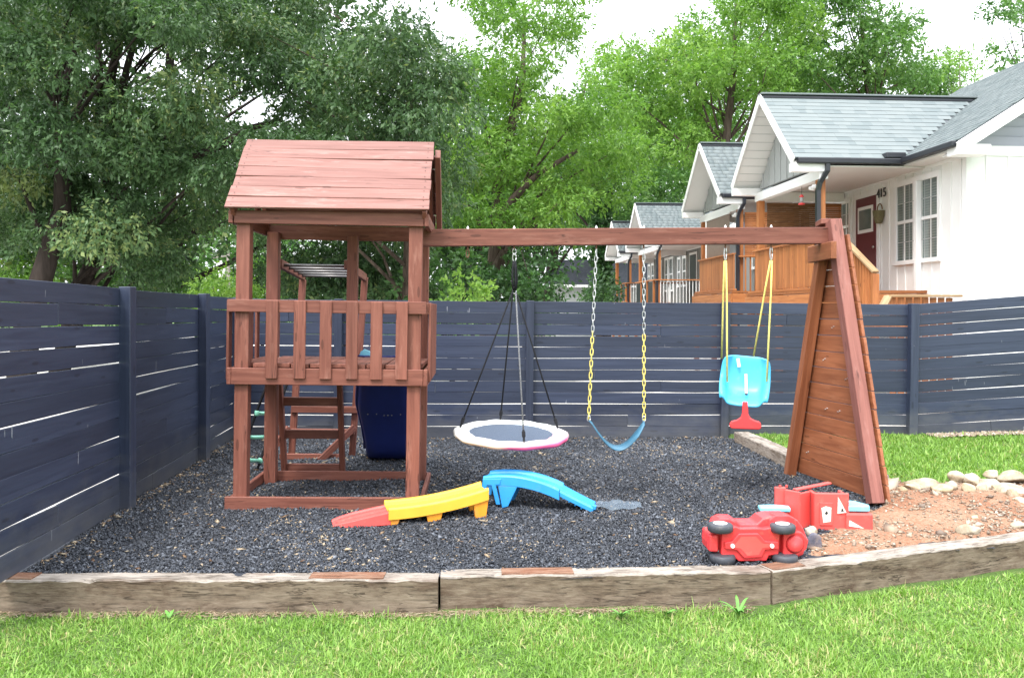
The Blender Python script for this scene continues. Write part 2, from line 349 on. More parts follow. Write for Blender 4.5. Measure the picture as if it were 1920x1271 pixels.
class G:
    def __init__(s): s.v = []; s.f = []
    def add(s, vs, fs):
        n = len(s.v); s.v += [tuple(v) for v in vs]; s.f += [tuple(i + n for i in f) for f in fs]; return s
    def box(s, lo, hi, mtx=None):
        x0, y0, z0 = lo; x1, y1, z1 = hi
        vs = [Vector(p) for p in ((x0, y0, z0), (x1, y0, z0), (x1, y1, z0), (x0, y1, z0), (x0, y0, z1), (x1, y0, z1), (x1, y1, z1), (x0, y1, z1))]
        if mtx is not None: vs = [mtx @ v for v in vs]
        return s.add(vs, [(0, 3, 2, 1), (4, 5, 6, 7), (0, 1, 5, 4), (1, 2, 6, 5), (2, 3, 7, 6), (3, 0, 4, 7)])
    def bar(s, p0, p1, w, h, up=(0, 0, 1)):
        p0 = Vector(p0); p1 = Vector(p1); x = (p1 - p0); ln = x.length; x.normalize()
        y = Vector(up).cross(x)
        if y.length < 1e-4: y = Vector((0, 1, 0)).cross(x)
        y.normalize(); z = x.cross(y)
        m = Matrix((x, y, z)).transposed().to_4x4(); m.translation = (p0 + p1) / 2
        return s.box((-ln / 2, -w / 2, -h / 2), (ln / 2, w / 2, h / 2), m)
    def loft(s, rings, cap=True, closed=True):
        n = len(rings[0]); vs = [p for r in rings for p in r]; fs = []
        for i in range(len(rings) - 1):
            for j in range(n if closed else n - 1):
                k = (j + 1) % n
                fs.append((i * n + j, i * n + k, (i + 1) * n + k, (i + 1) * n + j))
        if cap and closed:
            fs.append(tuple(range(n))[::-1]); fs.append(tuple((len(rings) - 1) * n + j for j in range(n)))
        return s.add(vs, fs)
    def tube(s, path, r, n=8, cap=True):
        path = [Vector(p) for p in path]; rings = []
        rs = r if isinstance(r, (list, tuple)) else [r] * len(path)
        ref = None
        for i, p in enumerate(path):
            t = (path[min(i + 1, len(path) - 1)] - path[max(i - 1, 0)]).normalized()
            if ref is None: ref = t.orthogonal().normalized()
            ref = (ref - t * ref.dot(t)).normalized(); b = t.cross(ref)
            rings.append([p + (ref * math.cos(a) + b * math.sin(a)) * rs[i] for a in (2 * math.pi * k / n for k in range(n))])
        return s.loft(rings, cap)
    def prism(s, pts, fn, d0, d1):       # pts 2-D outline, fn(a, b, d) -> 3-D
        n = len(pts)
        vs = [fn(a, b, d0) for a, b in pts] + [fn(a, b, d1) for a, b in pts]
        return s.add(vs, [tuple(range(n))[::-1], tuple(range(n, 2 * n))] + [(i, (i + 1) % n, n + (i + 1) % n, n + i) for i in range(n)])
    def lathe(s, prof, n=20, centre=(0, 0, 0), axis='Z'):
        rings = []
        for r, h in prof:
            ring = []
            for k in range(n):
                a = 2 * math.pi * k / n
                p = Vector((r * math.cos(a), r * math.sin(a), h))
                if axis == 'Y': p = Vector((p.x, p.z, p.y))
                if axis == 'X': p = Vector((p.z, p.x, p.y))
                ring.append(p + Vector(centre))
            rings.append(ring)
        return s.loft(rings, True)
    def mesh(s, name='mesh'):
        me = bpy.data.meshes.new(name); me.from_pydata(s.v, [], s.f); me.update(); recalc(me); return me
    def obj(s, name, mat, parent=None, smooth=False, bevel=0.0, seg=2, sub=0, solid=0.0):
        me = s.mesh(name)
        if smooth:
            for p in me.polygons: p.use_smooth = True
        o = link(name, me, mat, parent)
        if solid:
            m = o.modifiers.new('solid', 'SOLIDIFY'); m.thickness = solid; m.offset = 0
        if bevel:
            m = o.modifiers.new('bevel', 'BEVEL'); m.width = bevel; m.segments = seg; m.limit_method = 'ANGLE'; m.angle_limit = R(35)
        if sub:
            m = o.modifiers.new('sub', 'SUBSURF'); m.levels = sub; m.render_levels = sub
        return o
_cache = {}
def box_mesh(l, w, h, mat, ch=0.004, warp=0.0, seed=0):
    key = (round(l, 2), round(w, 3), round(h, 3), mat.name, ch, seed if warp else 0)
    if key in _cache: return _cache[key]
    bm = bmesh.new(); bmesh.ops.create_cube(bm, size=1)
    for v in bm.verts: v.co = Vector((v.co.x * l, v.co.y * w, v.co.z * h))
    if ch: bmesh.ops.bevel(bm, geom=bm.edges[:], offset=min(ch, w * .3, h * .3), segments=1, affect='EDGES')
    if warp:
        es = [e for e in bm.edges if abs(e.verts[0].co.x - e.verts[1].co.x) > l * .5]
        bmesh.ops.subdivide_edges(bm, edges=es, cuts=5)
        rr = random.Random(seed); a1, a2, p1 = rr.uniform(-1, 1), rr.uniform(-1, 1), rr.uniform(0, 6)
        for v in bm.verts:
            t = v.co.x / l
            v.co.z += warp * (a1 * (t * t - .08) + .35 * math.sin(4 * t + p1)); v.co.y += warp * .8 * a2 * (t * t - .08)
    me = bpy.data.meshes.new('plank'); bm.to_mesh(me); bm.free(); me.materials.append(mat)
    _cache[key] = me; return me
def beam(name, p0, p1, w, h, mat, parent=None, up=(0, 0, 1), ch=0.004, warp=0.0, seed=0):
    p0 = Vector(p0); p1 = Vector(p1); x = (p1 - p0); ln = x.length; x.normalize()
    y = Vector(up).cross(x)
    if y.length < 1e-3: y = Vector((0, 1, 0)).cross(x)
    y.normalize(); z = x.cross(y)
    o = link(name, box_mesh(ln, w, h, mat, ch, warp, seed), None, None)
    m = Matrix((x, y, z)).transposed().to_4x4(); m.translation = (p0 + p1) / 2
    o.matrix_basis = m
    if parent is not None: attach(o, parent)
    return o
def bulk(name, V, F, tint, mat, parent=None):
    """one mesh from numpy: V (n,3), F (m,k) all the same k, tint per face"""
    me = bpy.data.meshes.new(name)
    k = F.shape[1]; nf = len(F)
    me.vertices.add(len(V)); me.vertices.foreach_set('co', V.astype(np.float32).ravel())
    me.loops.add(nf * k); me.loops.foreach_set('vertex_index', F.astype(np.int32).ravel())
    me.polygons.add(nf); me.polygons.foreach_set('loop_start', np.arange(0, nf * k, k, dtype=np.int32))
    try: me.polygons.foreach_set('loop_total', np.full(nf, k, dtype=np.int32))
    except Exception: pass
    me.update(calc_edges=True)
    a = me.attributes.new('tint', 'FLOAT', 'FACE'); a.data.foreach_set('value', np.clip(tint, 0, 1).astype(np.float32))
    me.materials.append(mat)
    o = bpy.data.objects.new(name, me); COL.objects.link(o)
    if parent is not None: attach(o, parent)
    return o
def unit(a): return a / np.maximum(np.linalg.norm(a, axis=-1, keepdims=True), 1e-9)

# ================================================================ the ground
FRONT = [(-9, 5.30), (-3.6, 5.30), (-0.45, 5.31), (1.63, 5.44), (4.0, 6.30), (9.0, 8.1)]
def front_y(x): return np.interp(x, [p[0] for p in FRONT], [p[1] for p in FRONT])
def dirt_x(y): return np.interp(y, [5.3, 5.7, 6.2, 6.6, 7.1, 7.5, 8.0], [1.72, 1.85, 2.0, 2.35, 2.92, 3.10, 3.14])
def sstep(a, b, x):
    t = np.clip((x - a) / (b - a), 0, 1); return t * t * (3 - 2 * t)
def rough2(x, y, s=1.0):
    return (np.sin(x * 2.1 * s + 1.3) * np.cos(y * 1.7 * s + .4) + .6 * np.sin(x * 4.7 * s + y * 3.1 * s) + .35 * np.sin(x * 9.1 * s - y * 7.7 * s + 2)) / 2
def dirt_mask(x, y): return sstep(-.05, .25, x - dirt_x(y) + .10 * rough2(x, y, 2.2)) * (1 - sstep(7.95, 8.1, y))
def back_edge_x(y): return np.interp(y, [7.9, 8.2, 9.0, 10.8, 11.4], [3.25, 3.2, 3.12, 2.88, 2.80])
def lawn_mask(x, y): return sstep(-.05, .1, x - back_edge_x(y)) * sstep(7.72, 7.92, y + .05 * rough2(x, y, 2))
def mulch_z(x, y):
    # scuffed hollows under the three swings, small heaps elsewhere
    h = sum(np.exp(-((x - a) / .42) ** 2 - ((y - 7.8) / .55) ** 2) for a in (0.0, .97, 2.15))
    return .014 * rough2(x, y) + .010 * rough2(x, y, 3.1) - .045 * h
def dirt_z(x, y): return -.13 * (1 - sstep(.09, .16, y - front_y(x))) - .07 + (.092 + .05 * sstep(6.5, 7.4, y)) * dirt_mask(x, y) + .010 * rough2(x, y, 3)
def lawnr_z(x, y): return -.07 + .105 * lawn_mask(x, y) + .05 * sstep(5.0, 7.5, x) + .008 * rough2(x, y, 2)
def lawnf_z(x, y): return -.185 + .012 * rough2(x, y, 1.3) - .02 * sstep(5.2, 3.0, y)

def grid(name, x0, x1, y0, y1, step, zf, mat, keep=None):
    xs = np.arange(x0, x1 + 1e-6, step); ys = np.arange(y0, y1 + 1e-6, step)
    X, Y = np.meshgrid(xs, ys); Z = zf(X, Y)
    V = np.stack([X.ravel(), Y.ravel(), Z.ravel()], 1); nx = len(xs)
    i, j = np.meshgrid(np.arange(len(ys) - 1), np.arange(nx - 1), indexing='ij')
    a = (i * nx + j).ravel(); F = np.stack([a, a + 1, a + nx + 1, a + nx], 1)
    if keep is not None:
        c = V[F].mean(1); F = F[keep(c[:, 0], c[:, 1])]
    o = bulk(name, V, F, np.zeros(len(F)), mat)
    for p in o.data.polygons: p.use_smooth = True
    return tag(o, kind='structure')
def left_x(y): return -2.60 - .0945 * y            # line of the left fence
g = G().add([(-400, -300, -.45), (400, -300, -.45), (400, 600, -.45), (-400, 600, -.45)], [(0, 1, 2, 3)])
tag(g.obj('ground', M['farground']), kind='structure')
grid('mulch_bed', -4.2, 4.6, 5.2, 11.4, .1, mulch_z, M['mulchbase'], lambda x, y: (y > front_y(x) - .02) & (x > left_x(y) - .05))
grid('dirt_patch', 1.5, 8.0, 5.4, 8.2, .07, dirt_z, M['clay'], lambda x, y: y > front_y(x) - .0)
grid('side_lawn', 2.7, 9.0, 7.6, 11.45, .1, lawnr_z, M['lawnsoil'])
grid('front_lawn', -7, 9, -4, 8.0, .12, lawnf_z, M['lawnsoil'], lambda x, y: y < front_y(x) + .1)
g = G().add([(-60, 11.46, -.03), (60, 11.46, -.03), (60, 60, -.03), (-60, 60, -.03)], [(0, 1, 2, 3)])
g.add([(-60, 5.0, -.03), (-3.3, 5.0, -.03), (-3.74, 11.46, -.03), (-60, 11.46, -.03)], [(0, 1, 2, 3)])
tag(g.obj('gravel_yard', M['palegravel']), kind='structure')

# ================================================================ fences
def fence_panel(a, b, za, zb, ta, tb, parent, seed, n=12, off=0.0, last=True):
    """boards from a to b (x, y); bottoms za..zb, tops ta..tb"""
    rr = random.Random(seed)
    for k in range(n):
        gap = rr.choice([.002, .003, .006, .008, .010] if seed > 10 else [.002, .003, .004, .006, .009])
        s0, s1 = k / n, (k + 1) / n
        p0 = za + (ta - za) * s0; p1 = za + (ta - za) * s1; q0 = zb + (tb - zb) * s0; q1 = zb + (tb - zb) * s1
        jl, jr = rr.uniform(-.003, .003), rr.uniform(-.004, .004)
        yo = rr.uniform(-.004, .004)
        A_ = Vector((a[0], a[1] + yo, (p0 + p1) / 2 + jl)); B_ = Vector((b[0], b[1] + yo, (q0 + q1) / 2 + jr))
        if rr.random() < .28:                      # a butt joint somewhere along the panel
            s = rr.choice((.33, .5, .5, .67)); C_ = A_.lerp(B_, s); dz = Vector((0, 0, rr.uniform(-.004, .004)))
            parts = ((A_, C_ - (B_ - A_).normalized() * .001), (C_ + dz + (B_ - A_).normalized() * .001, B_))
        else: parts = ((A_, B_),)
        for n_, (u_, v_) in enumerate(parts):
            beam('board', u_, v_, .022, (p1 - p0) - gap, M['navy'], parent, warp=.010, seed=seed * 40 + k + 500 * n_, ch=.003)
def post(name, x, y, z0, z1, parent, mat, s=.1, lean=0.0, rz=0.0):
    o = beam(name, (x + lean, y, z0), (x, y, z1), s, s, mat, parent, up=(math.sin(rz), math.cos(rz), 0))
    return o
fl = thing('slat_fence', 'navy painted horizontal board fence running back along the left side of the mulch bed', 'fence', (left_x(8), 8, 0))
fl.location = (0, 0, 0)
lp = [(4.70, .03, 1.868), (7.13, 0.0, 1.848), (9.53, 0.0, 1.842), (11.22, 0.0, 1.826)]
for i in range(3):
    y0, z0, t0 = lp[i]; y1, z1, t1 = lp[i + 1]
    fence_panel((left_x(y0), y0), (left_x(y1), y1), z0, z1, t0, t1, fl, 3 + i)
for y, z, t in lp[1:3]:
    post('post', left_x(y) + .062, y, -.05, t + .012, fl, M['navy'], .1, rz=R(5.4))
post('post', left_x(4.68) + .062, 4.68, -.2, 1.88, fl, M['navy'], .1, rz=R(5.4))
fb = thing('slat_fence', 'navy painted horizontal board fence across the back behind the swings', 'fence')
def back_y(x): return 11.25 + .012 * (x + 3.67)
bx = [-3.62, (638 - 960) * 11.3 / FPX, (994 - 960) * 11.3 / FPX, (1360 - 960) * 11.3 / FPX, (1712 - 960) * 11.32 / FPX]
bt = [1.826, 1.812, 1.79, 1.772, 1.75]
for i in range(4):
    fence_panel((bx[i], back_y(bx[i])), (bx[i + 1], back_y(bx[i + 1])), -.01, -.01, bt[i], bt[i + 1], fb, 20 + i)
fence_panel((bx[4], back_y(bx[4])), (8.4, back_y(8.4) - .2), -.005, .20, bt[4] + .005, 1.985, fb, 31)
for i in (1, 2, 3, 4):
    post('post', bx[i], back_y(bx[i]) - .062, -.05, bt[i] + .01, fb, M['navy'], .1 if i < 4 else .11, lean=-.03 if i >= 3 else -.015)
post('post', -3.60, 11.19, -.05, 1.84, fb, M['navy'])
post('post', 8.42, back_y(8.4) - .26, 0, 2.0, fb, M['navy'])

# ================================================================ railway ties round the bed
def tie(name, a, b, ztop, h, w, mat, label, patches=(), seed=0, endmat=None):
    a = Vector((a[0], a[1], 0)); b = Vector((b[0], b[1], 0)); d = (b - a); ln = d.length; d.normalize()
    t = thing(name, label, 'timber', (a.x, a.y, ztop - h), math.atan2(d.y, d.x))
    rr = random.Random(seed); rings = []; nseg = max(6, int(ln / .05))
    ph = [rr.uniform(0, 6) for _ in range(8)]
    for i in range(nseg + 1):
        x = ln * i / nseg
        def wob(k, am): return am * (math.sin(x * 5 + ph[k]) + .6 * math.sin(x * 13 + ph[k + 1]) + .5 * math.sin(x * 31 + ph[k + 2])) / 2
        top = h + wob(0, .004); f = wob(1, .005); e = .010 + .003 * math.sin(x * 17 + ph[3]) + .003 * math.sin(x * 43 + ph[5])
        if rr.random() < .08: e += rr.uniform(0, .012)
        rings.append([(x, -f, 0), (x, -f + .003, h * .4), (x, -f, top - e), (x, -f + e * .7, top - e * .25), (x, -f + e + .006, top), (x, w * .5, top + wob(2, .003)), (x, w - .01, top), (x, w, top - .01), (x, w, 0)])
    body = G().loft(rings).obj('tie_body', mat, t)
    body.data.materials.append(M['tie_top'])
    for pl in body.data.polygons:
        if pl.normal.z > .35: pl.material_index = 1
    for (s0, s1) in patches:
        n = 8; rg = []
        for i in range(n + 1):
            x = s0 + (s1 - s0) * i / n; j = rr.uniform(-.006, .006)
            rg.append([(x, .012 + abs(j), h - .02), (x, .016 + abs(j), h + .006), (x, w - .018 + j, h + .007), (x, w - .015 + j, h - .02)])
        G().loft(rg).obj('wood_patch', M['patch'], t)
    return t
tie('railway_tie', (-3.75, 5.215), (-.455, 5.225), .012, .225, .155, M['tie'], 'long weathered railway tie with two rust red patches, left end of the front edging', [(.33, .80), (2.50, 2.96)], 1)
tie('railway_tie', (-.442, 5.265), (1.625, 5.365), .018, .225, .155, M['tie'], 'middle railway tie of the front edging with one red brown patch', [(.38, .83)], 2)
tie('railway_tie', (1.640, 5.362), (4.35, 6.385), .020, .225, .165, M['tie'], 'angled railway tie at right front edge holding back the red dirt', [(.02, .27)], 3)
tie('railway_tie', (3.12, 8.80), (3.0, 10.78), .14, .2, .2, M['tie_rot'], 'bleached splintered railway tie behind the climbing wall beside the side lawn', (), 4)

# ================================================================ rubber mulch, litter, pebbles, grass
def scatter(n, x0, x1, y0, y1, ok, pw=1.0):
    out = []; tot = 0
    while tot < n:
        x = RNG.uniform(x0, x1, n); y = RNG.uniform(y0, y1, n)
        k = ok(x, y) & (RNG.random(n) < (y0 / y) ** pw)
        out.append(np.stack([x[k], y[k]], 1)); tot += k.sum()
    return np.concatenate(out)[:n]
def rotmats(n, tilt):
    a = RNG.uniform(0, 2 * np.pi, n); b = RNG.normal(0, tilt, n); c = RNG.normal(0, tilt, n)
    ca, sa, cb, sb, cc, sc = np.cos(a), np.sin(a), np.cos(b), np.sin(b), np.cos(c), np.sin(c)
    z = np.zeros(n); o = np.ones(n)
    Rz = np.stack([ca, -sa, z, sa, ca, z, z, z, o], 1).reshape(n, 3, 3)
    Ry = np.stack([cb, z, sb, z, o, z, -sb, z, cb], 1).reshape(n, 3, 3)
    Rx = np.stack([o, z, z, z, cc, -sc, z, sc, cc], 1).reshape(n, 3, 3)
    return Rz @ Ry @ Rx
def nuggets(name, xy, z, ln, wd, th, tint, mat, tilt=.45, tetra=False):
    n = len(xy)
    if tetra:
        base = np.array([[1, -.3, -.5], [-1, -.2, -.5], [.15, 1, -.3], [-.05, -.1, 1]])
        V = np.repeat(base[None], n, 0) + RNG.uniform(-.4, .4, (n, 4, 3))
        V *= np.stack([ln, wd, th], 1)[:, None, :] / 2
        V = np.einsum('nij,nkj->nki', rotmats(n, tilt), V)
        V[:, :, 0] += xy[:, 0:1]; V[:, :, 1] += xy[:, 1:2]; V[:, :, 2] += z[:, None]
        f = np.array([[0, 2, 3], [2, 1, 3], [1, 0, 3], [0, 1, 2]])
        F = (np.arange(n) * 4)[:, None, None] + f[None]
        return bulk(name, V.reshape(-1, 3), F.reshape(-1, 3), np.repeat(tint, 4), mat)
    base = np.array([[1, 0, 0], [-1, 0, 0], [.1, 1, .1], [-.2, -.7, .7], [.1, -.6, -.8]])
    V = np.repeat(base[None], n, 0) + RNG.uniform(-.3, .3, (n, 5, 3))
    V *= np.stack([ln, wd, th], 1)[:, None, :] / 2
    V = np.einsum('nij,nkj->nki', rotmats(n, tilt), V)
    V[:, :, 0] += xy[:, 0:1]; V[:, :, 1] += xy[:, 1:2]; V[:, :, 2] += z[:, None]
    f = np.array([[0, 2, 3], [0, 3, 4], [0, 4, 2], [1, 3, 2], [1, 4, 3], [1, 2, 4]])
    F = (np.arange(n) * 5)[:, None, None] + f[None]
    return bulk(name, V.reshape(-1, 3), F.reshape(-1, 3), np.repeat(tint, 6), mat)
def in_mulch(x, y): return (y > front_y(x) + .06) & (y < 11.22) & (x > left_x(y) + .02) & (dirt_mask(x, y) < RNG.uniform(.2, .9, len(x))) & (lawn_mask(x, y) < .3)
nc = 190000
xy = scatter(nc, -3.8, 3.5, 5.3, 11.25, in_mulch, 1.0)
big = rough2(xy[:, 0], xy[:, 1], 1.7)
big2 = rough2(xy[:, 0] + 5, xy[:, 1] - 2, .9)
tint = RNG.beta(1.6, 2.2, nc) * .93 + .06 * big + .09 * big2
tan = RNG.random(nc) < .016 + .035 * (big > .3) + .05 * (big2 > .45)
tint = np.where(tan, RNG.uniform(.965, 1, nc), np.clip(tint, 0, .955))
sc_ = RNG.lognormal(0, .38, nc) * (.8 + .045 * xy[:, 1])
nuggets('rubber_mulch', xy, mulch_z(xy[:, 0], xy[:, 1]) + RNG.uniform(-.002, .014, nc), .0225 * sc_, .0125 * sc_, .0105 * sc_, tint, M['chip'], tetra=True)
tag(bpy.data.objects['rubber_mulch'], 'black and grey shredded rubber mulch covering the play area', 'mulch', kind='stuff')
# clay pebbles and gravel
npb = 4200
def in_dirt(x, y): return (dirt_mask(x, y) > .25) & (y > front_y(x) + .08) & (rough2(x, y, 1.9) + RNG.normal(0, .5, len(x)) > -.1)
xy = scatter(npb, 1.6, 6.2, 5.4, 8.0, in_dirt, 1.0)
s_ = RNG.lognormal(-.25, .6, npb)
nuggets('gravel', xy, dirt_z(xy[:, 0], xy[:, 1]) + .004, .024 * s_, .017 * s_, .013 * s_, RNG.beta(1.6, 1.6, npb), M['pebble'], .3)
tag(bpy.data.objects['gravel'], 'loose pale pebbles scattered over the red dirt', 'gravel', kind='stuff')
ng = 2600
xy = np.stack([RNG.uniform(5.4, 8.2, ng), 11.0 + RNG.normal(0, .06, ng) - .02 * 0], 1); xy[:, 1] = np.minimum(xy[:, 1], 11.2)
nuggets('fence_gravel', xy, lawnr_z(xy[:, 0], xy[:, 1]) + .025, np.full(ng, .05), np.full(ng, .035), np.full(ng, .03), RNG.uniform(0, 1, ng), M['pebble'], .5)
tag(bpy.data.objects['fence_gravel'], 'pale gravel strip along the foot of the back fence at far right', 'gravel', kind='stuff')
# dry litter along the fence and over the mulch
nl = 1500
def lit_ok(x, y): return (y > front_y(x) + .1) & (y < 11.2) & (x > left_x(y) + .06) & (x < 3.2) & (lawn_mask(x, y) < .2)
xy = scatter(nl, -3.8, 3.2, 5.3, 11.2, lit_ok, .6)
nf_ = 260
yy = RNG.uniform(5.5, 11.1, nf_); xy[:nf_, 1] = yy; xy[:nf_, 0] = left_x(yy) + .04 + np.abs(RNG.normal(0, .05, nf_))
nb_ = 200
xy[nf_:nf_ + nb_, 1] = 11.15 - np.abs(RNG.normal(0, .08, nb_)); xy[nf_:nf_ + nb_, 0] = RNG.uniform(-3.4, 2.8, nb_)
s_ = RNG.lognormal(0, .45, nl)
nuggets('leaf_litter', xy, mulch_z(xy[:, 0], xy[:, 1]) + .018, .030 * s_, .013 * s_, .006 * s_, RNG.uniform(0, 1, nl), M['litter'], .25)
tag(bpy.data.objects['leaf_litter'], 'small dry tan leaves and bark bits lying on the mulch', 'litter', kind='stuff')

def grass(name, xy, zf, h, w, dry, label, lean=.55, seg=2, broad=.0):
    n = len(xy)
    z = zf(xy[:, 0], xy[:, 1])
    a = RNG.uniform(0, 2 * np.pi, n); ln = np.abs(RNG.normal(0, lean, n))
    d = np.stack([np.cos(a), np.sin(a)], 1); s = np.stack([-np.sin(a), np.cos(a)], 1)
    hh = h * RNG.lognormal(0, .33, n); ww = w * RNG.lognormal(0, .3, n)
    pt = rough2(xy[:, 0] * 1.1 + 2, xy[:, 1], 2.4)
    hh *= 1 + .35 * np.clip(pt, -1, 1)
    br = RNG.random(n) < broad * (1 + 1.6 * np.clip(-pt, -.6, 1)); ww = np.where(br, ww * 2.6, ww); hh = np.where(br, hh * .7, hh)
    B = np.stack([xy[:, 0], xy[:, 1], z - .01], 1)
    def at(t, k):
        off = d * (ln * hh * t ** 1.7)[:, None]
        p = B.copy(); p[:, :2] += off; p[:, 2] += hh * t / np.sqrt(1 + (ln * .6) ** 2)
        q = np.zeros_like(p); q[:, :2] = s * (ww * k)[:, None]
        return p, q
    p0, q0 = at(0.0, .45); p1, q1 = at(.55, .5); p2, q2 = at(1.0, .06)
    V = np.stack([p0 - q0, p0 + q0, p1 + q1, p1 - q1, p2], 1)
    f = np.array([[0, 1, 2], [0, 2, 3], [3, 2, 4]])
    F = ((np.arange(n) * 5)[:, None, None] + f[None]).reshape(-1, 3)
    patch = rough2(xy[:, 0], xy[:, 1], 1.3) * .5 + rough2(xy[:, 0] + 3, xy[:, 1], 3.3) * .5 + rough2(xy[:, 1] * 1.3, xy[:, 0], 7.3) * .35
    t = np.clip(RNG.beta(1.8, 1.8, n) * .84 + .16 * patch, 0, .87)
    t = np.where(RNG.random(n) < dry * (1 + 3.5 * np.clip(patch, -.28, 1)), RNG.uniform(.88, 1, n), t)
    o = bulk(name, V.reshape(-1, 3), F, np.repeat(t, 3), M['grassblade'])
    return tag(o, label, 'grass', kind='stuff')
def lf_ok(x, y): return (y < front_y(x) - .13 - .05 * RNG.random(len(x)) - .05 * (rough2(x, y, 1.5) > 0) * (x < 0)) & (y > 3.35)
xy = scatter(175000, -3.4, 4.4, 3.5, 6.2, lf_ok, 1.2)
grass('lawn_grass', xy, lawnf_z, .033, .0042, .09, 'mown bright green grass in front of the railway ties', 1.1, broad=.2)
def lr_ok(x, y): return (lawn_mask(x, y) > .55) & (y < 11.16 - .12 * (x > 5.6) * (x - 5.4))
xy = scatter(42000, 2.8, 8.0, 7.75, 11.2, lr_ok, .8)
grass('lawn_grass', xy, lawnr_z, .042, .0085, .03, 'mown green grass of the side lawn between back fence and stones', .7, broad=.1)
# straw at the foot of the ties
xs_ = RNG.uniform(-3.5, 1.5, 2600); ys_ = front_y(xs_) - .11 - np.abs(RNG.normal(0, .05, 2600))
nuggets('dry_straw', np.stack([xs_, ys_], 1), lawnf_z(xs_, ys_) + .012, RNG.uniform(.03, .09, 2600), np.full(2600, .004), np.full(2600, .004), RNG.uniform(.3, 1, 2600), M['litter'], .25)
tag(bpy.data.objects['dry_straw'], 'dry tan straw and cut grass along the foot of the front ties', 'straw', kind='stuff')

def weed(px, Y, z, n, h, seed, label):
    rr = random.Random(seed); t = thing('weed', label, 'weed', ((px - 960) * Y / FPX, Y, z))
    for k in range(n):
        a = rr.uniform(0, 6.28); ln = h * rr.uniform(.6, 1.2); g = G(); rings = []
        for i in range(6):
            s = i / 5; w = .009 * math.sin(math.pi * min(1, .15 + s * .85)) + .0008
            r_ = ln * .75 * s; zz = ln * (s * .95 - .55 * s * s)
            c, s_n = math.cos(a), math.sin(a)
            rings.append([(r_ * c - w * s_n, r_ * s_n + w * c, zz + .003), (r_ * c, r_ * s_n, zz), (r_ * c + w * s_n, r_ * s_n - w * c, zz + .003)])
        o = g.loft(rings, False, False).obj('leaf', M['weedleaf'], t, smooth=True)
M['weedleaf'] = plain('weed_leaf_green', (0.10, 0.26, 0.045), 0.5, 0.3, 0.3, 20)
weed(1385, 5.16, -.18, 9, .16, 1, 'tuft of broad green grass against the joint of the two right ties')
weed(1165, 5.12, -.18, 8, .11, 2, 'low green weed sprouting under the middle tie')
weed(1250, 5.15, -.18, 6, .09, 5, 'small green weed at the right part of the middle tie')
weed(317, 5.09, -.18, 5, .09, 3, 'small green weed against the face of the left tie')

# ================================================================ stones
def rock(px, py, Y, w, h, d, mat, label, seed, group=None, name='stone', flat=.0):
    rr = random.Random(seed)
    bm = bmesh.new(); bmesh.ops.create_icosphere(bm, subdivisions=3, radius=1)
    planes = [(Vector((rr.uniform(-1, 1), rr.uniform(-1, 1), rr.uniform(-.4, 1))).normalized(), rr.uniform(.5, .8)) for _ in range(12)]
    o3 = Vector((rr.uniform(0, 50), rr.uniform(0, 50), rr.uniform(0, 50)))
    from mathutils import noise as mn
    for v in bm.verts:
        c = v.co.copy()
        for nrm, dd in planes:
            e = c.dot(nrm) - dd
            if e > 0: c -= nrm * e * .93
        c *= 1 + .10 * mn.noise(c * 1.6 + o3) + .04 * mn.noise(c * 5 + o3)
        v.co = Vector((c.x * w / 2, c.y * d / 2, c.z * h / 2))
    me = bpy.data.meshes.new('stone'); bm.to_mesh(me); bm.free()
    for p in me.polygons: p.use_smooth = True
    o = link(name, me, mat); o.location = P(px, py, Y); o.rotation_euler = (rr.uniform(-.15, .15), rr.uniform(-.12, .12), rr.uniform(-.4, .4))
    return tag(o, label, 'stone', group)
SG = 'stones edging the side lawn'
specs = [(1737, 906, 7.75, .32, .13, .25, 'rockpale', 'long low cream stone, the longest near the left end of the stone row'),
         (1766, 914, 7.55, .19, .11, .2, 'rock', 'blocky tan stone in the front of the row right of the long cream stone'),
         (1799, 892, 7.95, .17, .11, .2, 'rockpale', 'domed cream stone at the back of the left half of the stone row'),
         (1826, 899, 7.85, .17, .12, .2, 'rockpale', 'rounded cream stone behind the angular tan stone in mid row'),
         (1815, 914, 7.55, .13, .13, .16, 'rock', 'upright angular tan stone at the front middle of the stone row'),
         (1852, 903, 7.75, .20, .11, .2, 'rockpale', 'cream stone in the middle of the row left of the big domed one'),
         (1898, 893, 7.9, .27, .13, .24, 'rockpale', 'big domed cream stone at the back of the row near the right edge'),
         (1890, 916, 7.55, .31, .13, .24, 'rockpale', 'widest cream stone at the front of the row near the right edge'),
         (1898, 926, 7.35, .11, .12, .14, 'rock', 'small tan stone in front of the widest cream stone'),
         (1913, 938, 7.2, .14, .11, .16, 'rockpale', 'cream stone lowest in the row at the right edge of the photo'),
         (1668, 901, 7.8, .09, .08, .1, 'rock', 'small tan stone close to the foot of the climbing wall'),
         (1712, 911, 7.65, .19, .09, .2, 'rock', 'low tan stone at the left end of the row under the long cream stone'),
         (1783, 909, 7.65, .14, .10, .18, 'rockpale', 'small cream stone wedged between two tan stones in the row'),
         (1872, 912, 7.6, .12, .10, .16, 'rock', 'tan stone just left of the widest cream stone'),
         (1690, 915, 7.6, .09, .06, .12, 'rock', 'smallest flat tan stone, first of the stone row from the left'),
         (1841, 913, 7.6, .11, .10, .13, 'rockpale', 'small low cream stone at the front centre of the row'),
         (1860, 887, 8.05, .14, .09, .16, 'rockpale', 'small cream stone set farthest back in the row against the grass')]
for i, (px, py, Y, w, h, d, m, lb) in enumerate(specs):
    rock(px, py + 1.5, Y, w * 1.18, h * 1.05, d * 1.15, M[m], lb, 50 + i, SG)
rock(1819, 993, 6.29, .205, .09, .13, M['rockpale'], 'smooth cream oval stone lying alone on the red dirt', 90)
